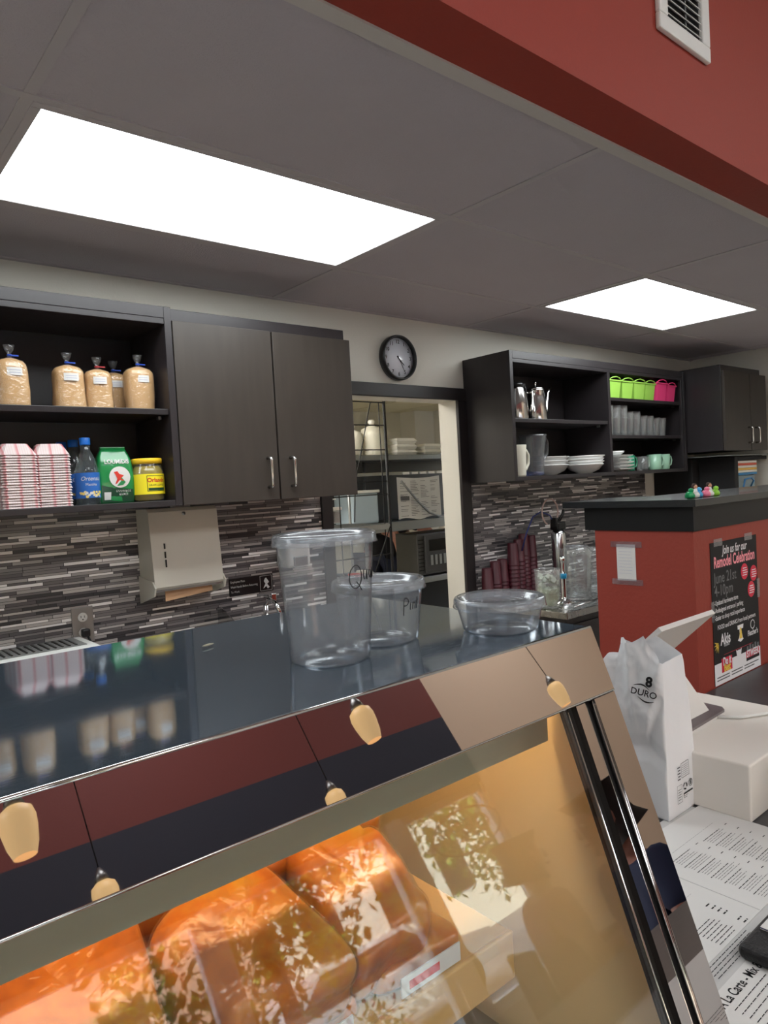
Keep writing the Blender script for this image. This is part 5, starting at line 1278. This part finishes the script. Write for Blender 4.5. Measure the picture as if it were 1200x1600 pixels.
t = thing('stacked_pans', 'stack of steel pans with white lids at the left of the doorway', 'pan', (2.4, 3.3, 1.3))
b = MB(); b.box(2.12, 2.38, 3.20, 3.45, 1.395, 1.47, M['steel'], .006); b.build('pan', t)
b = MB(); b.box(2.115, 2.385, 3.195, 3.455, 1.47, 1.488, M['white'], .003); b.box(2.15, 2.35, 3.22, 3.43, 1.488, 1.53, M['black'], .003); b.box(2.14, 2.36, 3.21, 3.44, 1.53, 1.536, M['white'], .002); b.build('lid', t)
# wire rack
t = thing('wire_rack', 'black wire rack with crossed rods just inside the doorway', 'rack', (2.5, 3.1, 0))
for x, y in ((2.655, 3.10), (2.10, 3.10), (2.655, 3.48), (2.10, 3.48)):
    b = MB(); b.tube([(x, y, 0), (x, y, 2.09)], .0085, M['steeld'] if y > 3.2 else M['blackm']); b.build('post', t)
for zs in (1.37, 1.07, .60):
    b = MB()
    for y in [3.10 + .38 * k / 12 for k in range(13)]: b.tube([(2.10, y, zs), (2.655, y, zs)], .0025, M['steeld'], 6)
    for x in (2.10, 2.28, 2.47, 2.655): b.tube([(x, 3.10, zs - .012), (x, 3.48, zs - .012)], .004, M['steeld'], 6)
    b.box(2.10, 2.655, 3.095, 3.103, zs - .028, zs + .004, M['steeld'], .002); b.build('wire_shelf', t)
b = MB()
for z in (2.07, 1.94, 1.80, 1.62, 1.545, 1.20): b.tube([(2.10, 3.10, z), (2.655, 3.10, z)], .0035, M['blackm'], 6)
for x in (2.615, 2.30): b.tube([(x, 3.10, 1.08), (x, 3.10, 2.07)], .003, M['blackm'], 6)
b.tube([(2.56, 3.105, 2.07), (2.42, 3.105, 1.62), (2.40, 3.105, 1.40)], .003, M['blackm'], 6); b.tube([(2.655, 3.095, 1.37), (2.44, 3.095, .95)], .003, M['blackm'], 6)
b.build('side_grid', t)
b = MB()
for k in range(7):
    b.box(2.20 + .06 * k, 2.25 + .06 * k, 3.15, 3.25, 1.073, 1.09 + .01 * (k % 3), (M['redp'], M['cream'], M['blackm'], M['white'])[k % 4], .004)
tag(b.build('packet_row'), 'row of small red and pale packets on the lower wire shelf', 'packets', kind='stuff')

# ------------------------------------------------------------------ people
def skin_mesh(name, verts, edges, radii, m, parent, root=0, sub=2, loc=None):
    me = bpy.data.meshes.new(name); me.from_pydata([Vector(v) for v in verts], edges, [])
    o = bpy.data.objects.new(name, me); COL.objects.link(o)
    md = o.modifiers.new('s', 'SKIN'); md.use_smooth_shade = True
    for i, r in enumerate(radii):
        sv = me.skin_vertices[0].data[i]; sv.radius = (r, r) if not isinstance(r, tuple) else r
        sv.use_root = (i == root)
    ss = o.modifiers.new('u', 'SUBSURF'); ss.levels = sub; ss.render_levels = sub
    dg = bpy.context.evaluated_depsgraph_get(); e = o.evaluated_get(dg); nm = bpy.data.meshes.new_from_object(e)
    o.modifiers.clear(); o.data = nm; nm.materials.clear(); nm.materials.append(m)
    for p in nm.polygons: p.use_smooth = True
    o.parent = parent
    return o
M['skin'] = mat('skin', sr(156, 108, 92), .5, var=.08, vscale=6)
def person(loc, rz, label, shirt, pants, hair, pose):
    t = thing('person', label, 'person', loc, rz)
    J = dict(pel=(0, 0, .95), abd=(0, 0, 1.10), che=(0, 0, 1.30), nek=(0, 0, 1.46), hd0=(0, -.01, 1.56), hd1=(0, -.02, 1.66), hd2=(0, -.01, 1.73),
             sl=(-.17, 0, 1.41), sr_=(.17, 0, 1.41), el=(-.24, .01, 1.14), er=(.24, .01, 1.14), wl=(-.24, -.10, .92), wr=(.24, -.10, .92),
             hl=(-.10, 0, .90), hr=(.10, 0, .90), kl=(-.11, -.02, .50), kr=(.11, -.02, .50), al=(-.11, .02, .09), ar=(.11, .02, .09), fl=(-.12, -.13, .04), fr=(.12, -.13, .04))
    J.update(pose)
    names = list(J); idx = {n: i for i, n in enumerate(names)}
    rad = dict(pel=.135, abd=.125, che=.145, nek=.055, hd0=.070, hd1=.092, hd2=.070, sl=.062, sr_=.062, el=.043, er=.043, wl=.028, wr=.028, hl=.088, hr=.088, kl=.058, kr=.058, al=.038, ar=.038, fl=.034, fr=.034)
    E_ = [('pel', 'abd'), ('abd', 'che'), ('che', 'nek'), ('nek', 'hd0'), ('hd0', 'hd1'), ('hd1', 'hd2'), ('che', 'sl'), ('che', 'sr_'), ('sl', 'el'), ('sr_', 'er'), ('el', 'wl'), ('er', 'wr'), ('pel', 'hl'), ('pel', 'hr'), ('hl', 'kl'), ('hr', 'kr'), ('kl', 'al'), ('kr', 'ar'), ('al', 'fl'), ('ar', 'fr')]
    V = [J[n] for n in names]; Ed = [(idx[a], idx[c]) for a, c in E_]; Rd = [rad[n] for n in names]
    # palms and five separate fingers on each hand
    for w_, e_, sg_ in (('wl', 'el', 1), ('wr', 'er', -1)):
        W = Vector(J[w_]); d = (W - Vector(J[e_])).normalized(); side = d.cross(Vector((0, 0, 1)));
        if side.length < .1: side = Vector((0, 1, 0))
        side.normalize(); nrm = side.cross(d).normalized()
        V.append(W + d * .075); Rd.append((.030, .016)); pi_ = len(V) - 1; Ed.append((idx[w_], pi_))
        for f_ in range(4):
            o_ = side * (-.026 + .0175 * f_); L_ = (.062, .074, .070, .056)[f_]
            V += [W + d * .088 + o_, W + d * (.088 + L_ * .5) + o_ * 1.15 - nrm * .010, W + d * (.088 + L_ * .9) + o_ * 1.2 - nrm * .028]; Rd += [.010, .009, .0075]
            k_ = len(V); Ed += [(pi_, k_ - 3), (k_ - 3, k_ - 2), (k_ - 2, k_ - 1)]
        V += [W + d * .035 + side * .030, W + d * .062 + side * .048 - nrm * .01, W + d * .088 + side * .052 - nrm * .02]; Rd += [.012, .0105, .009]
        k_ = len(V); Ed += [(idx[w_], k_ - 3), (k_ - 3, k_ - 2), (k_ - 2, k_ - 1)]
    body = skin_mesh('body', V, Ed, Rd, M['skin'], t)
    # shirt over torso and upper arms, trousers over hips and legs
    def mid(a, c, f): return tuple(Vector(J[a]).lerp(Vector(J[c]), f))
    sv = [J['pel'], J['abd'], J['che'], mid('che', 'nek', .75), J['sl'], J['sr_'], mid('sl', 'el', .6), mid('sr_', 'er', .6)]
    skin_mesh('shirt', sv, [(0, 1), (1, 2), (2, 3), (2, 4), (2, 5), (4, 6), (5, 7)], [.152, .146, .166, .070, .084, .084, .064, .064], shirt, t)
    pv = [J['pel'], J['hl'], J['hr'], J['kl'], J['kr'], J['al'], J['ar']]
    skin_mesh('trousers', pv, [(0, 1), (0, 2), (1, 3), (2, 4), (3, 5), (4, 6)], [.150, .106, .106, .078, .078, .060, .060], pants, t)
    skin_mesh('shoe', [J['al'], J['fl']], [(0, 1)], [.05, .045], M['black'], t); skin_mesh('shoe', [J['ar'], J['fr']], [(0, 1)], [.05, .045], M['black'], t)
    h0, h1 = Vector(J['hd1']), Vector(J['hd2'])
    skin_mesh('hair', [tuple(h0 + Vector((0, .030, .0))), tuple(h1 + Vector((0, .012, .018))), tuple(Vector(J['hd0']) + Vector((0, .045, .01)))], [(0, 1), (0, 2)], [.096, .080, .060], hair, t)
    # face
    b = MB(); f = Vector(J['hd1']) - Vector((0, 0, .025))
    b.lathe([(0, -.016), (.010, -.012), (.012, 0), (.006, .022), (0, .03)], M['skin'], (f.x, f.y - .092, f.z - .005), 12); b.build('nose', t, world=False)
    for sx_ in (-1, 1):
        b = MB(); b.lathe([(0, -.008), (.008, -.004), (.009, 0), (.008, .004), (0, .008)], M['porc'], (f.x + sx_ * .033, f.y - .080, f.z + .022), 12); b.lathe([(0, -.004), (.004, 0), (0, .004)], M['ink'], (f.x + sx_ * .033, f.y - .088, f.z + .022), 10); b.build('eye', t, world=False)
        b = MB(); b.lathe([(0, -.03), (.014, -.018), (.018, .006), (.010, .028), (0, .03)], M['skin'], (f.x + sx_ * .094, f.y + .0, f.z + .01), 12, sx=.5); b.build('ear', t, world=False)
    b = MB(); b.tube([(f.x - .024, f.y - .082, f.z - .040), (f.x, f.y - .088, f.z - .043), (f.x + .024, f.y - .082, f.z - .040)], .005, mat('lips_' + str(int(loc[0] * 100)), sr(150, 78, 70), .5), 8); b.build('mouth', t, world=False)
    return t
M['shirtb'] = mat('black_shirt', sr(22, 21, 24), .8); M['shirtm'] = mat('maroon_shirt', sr(120, 58, 72), .8); M['shirtn'] = mat('navy_shirt', sr(36, 44, 72), .8); M['jean'] = mat('dark_jeans', sr(38, 42, 58), .8)
M['hair1'] = mat('dark_hair', sr(32, 24, 20), .6)
person((3.86, 4.68, 0), 0, 'person in a black shirt bending over the kitchen counter', M['shirtb'], M['jean'], M['hair1'],
       dict(pel=(0, .05, .92), abd=(0, -.02, 1.04), che=(0, -.12, 1.20), nek=(.10, -.20, 1.36), hd0=(.18, -.26, 1.44), hd1=(.24, -.30, 1.52), hd2=(.25, -.30, 1.59), sl=(-.17, -.14, 1.30), sr_=(.20, -.16, 1.32),
            el=(-.15, -.42, 1.19), er=(.32, -.34, 1.16), wl=(-.15, -.47, 1.0), wr=(.36, -.34, .94)))
seat = dict(pel=(0, 0, .52), abd=(0, 0, .66), che=(0, -.01, .86), nek=(0, -.01, 1.02), hd0=(0, -.02, 1.10), hd1=(0, -.03, 1.19), hd2=(0, -.02, 1.26), sl=(-.17, 0, .97), sr_=(.17, 0, .97),
            el=(-.22, -.05, .72), er=(.22, -.05, .72), wl=(-.12, -.27, .74), wr=(.12, -.27, .74), hl=(-.10, -.02, .50), hr=(.10, -.02, .50), kl=(-.12, -.42, .50), kr=(.12, -.42, .50), al=(-.12, -.44, .10), ar=(.12, -.44, .10), fl=(-.12, -.58, .05), fr=(.12, -.58, .05))
person((2.55, -1.75, 0), 2.0, 'seated person in maroon reflected in the glass', M['shirtm'], M['jean'], M['hair1'], seat)
person((2.30, -.95, 0), -1.2, 'seated person in navy reflected in the glass, nearer to the case', M['shirtn'], M['jean'], M['hair1'], seat)
for k, (x, y, rz_, lab) in enumerate(((2.55, -1.75, 2.0, 'dark dining chair of the guest in maroon'), (2.30, -.95, -1.2, 'dark dining chair of the guest in navy'))):
    t = thing('dining_chair', lab, 'chair', (x, y, 0), rz_, 'dark dining chairs')
    b = MB(); b.box(-.21, .21, -.22, .20, .40, .43, M['wood2'], .01); b.build('seat', t, world=False)
    b = MB(); b.box(-.20, .20, .205, .225, .60, .88, M['wood2'], .01); b.build('backrest', t, world=False)
    for sx_ in (-.19, .19):
        b = MB(); b.box(sx_ - .015, sx_ + .015, .20, .23, 0, .87, M['wood2'], .004); b.build('leg', t, world=False)
        b = MB(); b.box(sx_ - .015, sx_ + .015, -.21, -.18, 0, .40, M['wood2'], .004); b.build('leg', t, world=False)
t = thing('cafe_table', 'dark round cafe table between the seated guests', 'table', (1.42, -1.28, 0))
b = MB(); b.lathe([(.33, .72), (.34, .73), (.34, .745), (.33, .75)], M['wood2'], n=40); b.build('tabletop', t, world=False)
b = MB(); b.lathe([(.24, 0), (.24, .015), (.03, .04), (.03, .72)], M['blackm'], n=28); b.build('pedestal', t, world=False)

# ------------------------------------------------------------------ pendant lamps (reflected in the polished band)
M['shade'] = mat('glowing_glass_shade', sr(200, 160, 100), .4, emit=(1, .72, .36, 1), es=PEND_L)
pend = None
for k, (x, y, z, lab) in enumerate(((.49, -1.43, 2.09, 'amber glass pendant lamp nearest the left'), (1.92, -1.50, 2.09, 'amber glass pendant lamp second along the case'), (3.80, -2.0, 2.05, 'amber glass pendant lamp farthest right'), (.93, -2.35, 2.02, 'amber glass pendant lamp by the left window'), (2.15, -2.35, 2.02, 'amber glass pendant lamp by the middle window'))):
    if pend is None:
        t = thing('pendant_lamp', lab, 'pendant lamp', (x, y, z), group='amber pendant lamps')
        b = MB(); b.lathe([(.034, -.085), (.046, -.05), (.054, 0), (.056, .035), (.050, .062), (.028, .078)], M['shade'], n=28, cap0=False); b.build('shade', t, world=False)
        b = MB(); b.lathe([(.032, .080), (.024, .11), (.006, .14)], M['steeld'], n=20); b.build('cap', t, world=False)
        b = MB(); b.tube([(0, 0, .135), (0, 0, 1.50)], .003, M['black'], 6); b.build('cord', t, world=False)
        pend = t
    else: dup(pend, (x, y, z), 0, lab)

t = thing('open_sign', 'tube letter OPEN sign hanging in the shop window', 'sign', (3.0, -2.54, 1.5))
b = MB(); b.text('OPEN', .16, mat('sign_tube', sr(200, 190, 150), .3), mapper((3.0, -2.545, 1.47), (-1, 0, 0), (0, 0, 1)), bold=.001); b.build('lettering', t)
b = MB(); b.tube([(3.0 + .28 * math.cos(a * math.pi / 16), -2.535, 1.47 + .12 * math.sin(a * math.pi / 16)) for a in range(33)], .007, M['black']); b.build('ring', t)
b = MB()
for x in (2.86, 3.14): b.tube([(x, -2.535, 1.57), (x, -2.535, 1.68)], .002, M['black'])
b.build('hanger', t)

# ------------------------------------------------------------------ outside the shop windows
b = MB(); b.box(-12, 40, -6.5, -2.75, -.16, -.06, mat('pavement', sr(170, 164, 155), .8)); b.box(-12, 40, -30, -6.5, -.2, -.12, mat('asphalt', sr(110, 110, 112), .85)); struct('floor', b)
def facade(x0, x1, y, h, col, lab):
    t = thing('building', lab, 'building', ((x0 + x1) / 2, y, -.12))
    m_ = mat('facade_' + str(int(x0)), sr(*col), .8)
    b = MB(); b.box(x0, x1, y - 6, y, -.12, h, m_); b.build('wall', t)
    b = MB(); b.box(x0 - .15, x1 + .15, y - 6, y + .2, h, h + .3, M['wall']); b.build('roof', t)
    x = x0 + 1
    while x < x1 - 1.6:
        for z in (1.2, 4.2):
            if z + 1.5 < h: b = MB(); b.box(x, x + 1.1, y + .01, y + .06, z, z + 1.6, M['black']); b.build('window', t)
        x += 2.6
facade(-4, 9, -20, 7, (212, 170, 140), 'salmon coloured building across the street')
facade(9.5, 22, -20, 8, (226, 218, 196), 'cream building across the street with dark windows')
M['leaf'] = mat('leaves', sr(116, 140, 56), .6, var=.4, vscale=5); M['bark'] = mat('bark', sr(84, 68, 54), .9)
for k, (x, y, s_, z0, lab) in enumerate(((2.9, -5.6, 1.5, 2.5, 'street tree with thin trunk left of the window post'), (6.8, -6.6, 1.9, 2.7, 'street tree with broad crown to the right outside'), (10.5, -9, 2.2, 3.0, 'street tree farther along the pavement'))):
    t = thing('street_tree', lab, 'tree', (x, y, -.1), group='street trees')
    b = MB(); b.tube([(0, 0, 0), (.05, 0, 1.2), (0, .05, 2.4), (.1, 0, z0)], [.10, .08, .07, .04], M['bark']); b.build('trunk', t, world=False)
    b = MB(); rnd = random.Random(k); vs = []; fs = []
    for q in range(9000):
        d = Vector((rnd.gauss(0, 1), rnd.gauss(0, 1), rnd.gauss(0, 1))).normalized() * s_ * rnd.random() ** .45
        if noise.noise(d * 1.3 + Vector((k * 5, 0, 0))) < -.08: continue
        c = d + Vector((0, 0, z0)); a = Vector((rnd.gauss(0, 1), rnd.gauss(0, 1), rnd.gauss(0, 1))).normalized(); bb = a.cross(Vector((0, 0, 1))).normalized(); u_ = len(vs)
        vs += [c - a * .065, c + bb * .04, c + a * .065, c - bb * .04]; fs.append((u_, u_ + 1, u_ + 2, u_ + 3))
    b.add(vs, fs, M['leaf']); b.build('foliage', t, world=False)
# parked car
t = thing('parked_car', 'silver car parked at the kerb outside', 'car', (6.0, -10.2, -.12))
cs = mat('car_paint', sr(190, 200, 206), .2, .3, coat=.6); cgl = mat('car_glass', sr(30, 46, 58), .05)
b = MB(); b.prism([(-2.1, .3), (2.1, .3), (2.15, .7), (1.3, .85), (.7, 1.35), (-.9, 1.38), (-1.6, .95), (-2.15, .85)], 'y', -.85, .85, cs); b.build('car_body', t, world=False)
b = MB(); b.prism([(1.15, .88), (.65, 1.28), (-.85, 1.31), (-1.4, .93)], 'y', .851, .86, cgl); b.build('side_window', t, world=False)
for x in (-1.35, 1.35):
    b = MB(); ydisc(b, [(.32, .06), (.33, .0), (.32, -.22), (.2, -.22)], M['black'], (x, .82, .32), 28); b.build('wheel', t, world=False)
# flower boxes outside
M['fl1'] = mat('red_petals', sr(214, 50, 60), .6); M['fl2'] = mat('pink_petals', sr(230, 130, 165), .6)
for k, (x, col, lab) in enumerate(((1.55, M['fl1'], 'white planter of red flowers outside, left'), (2.35, M['fl2'], 'white planter of pink flowers outside, right'))):
    t = thing('flower_planter', lab, 'planter', (x, -3.6, -.06), group='flower planters outside')
    b = MB(); b.prism([(-.32, 0), (.32, 0), (.36, .68), (-.36, .68)], 'y', -.16, .16, M['white']); b.build('planter_box', t, world=False)
    b = MB(); rnd = random.Random(k + 40); vs = []; fs = []; b2 = MB(); v2 = []; f2 = []
    for q in range(1500):
        c = Vector((rnd.uniform(-.36, .36), rnd.uniform(-.2, .2), .68 + abs(rnd.gauss(0, .14)))); a = Vector((rnd.gauss(0, 1), rnd.gauss(0, 1), rnd.gauss(0, 1))).normalized(); bb = a.cross(Vector((0, 0, 1))).normalized()
        (V_, F_, z_) = (v2, f2, .028) if q % 3 == 0 else (vs, fs, .030); u_ = len(V_)
        V_ += [c - a * z_, c + bb * z_ * .6, c + a * z_, c - bb * z_ * .6]; F_.append((u_, u_ + 1, u_ + 2, u_ + 3))
    b.add(vs, fs, M['leaf']); b.build('leaves', t, world=False); b2.add(v2, f2, col); b2.build('petals', t, world=False)
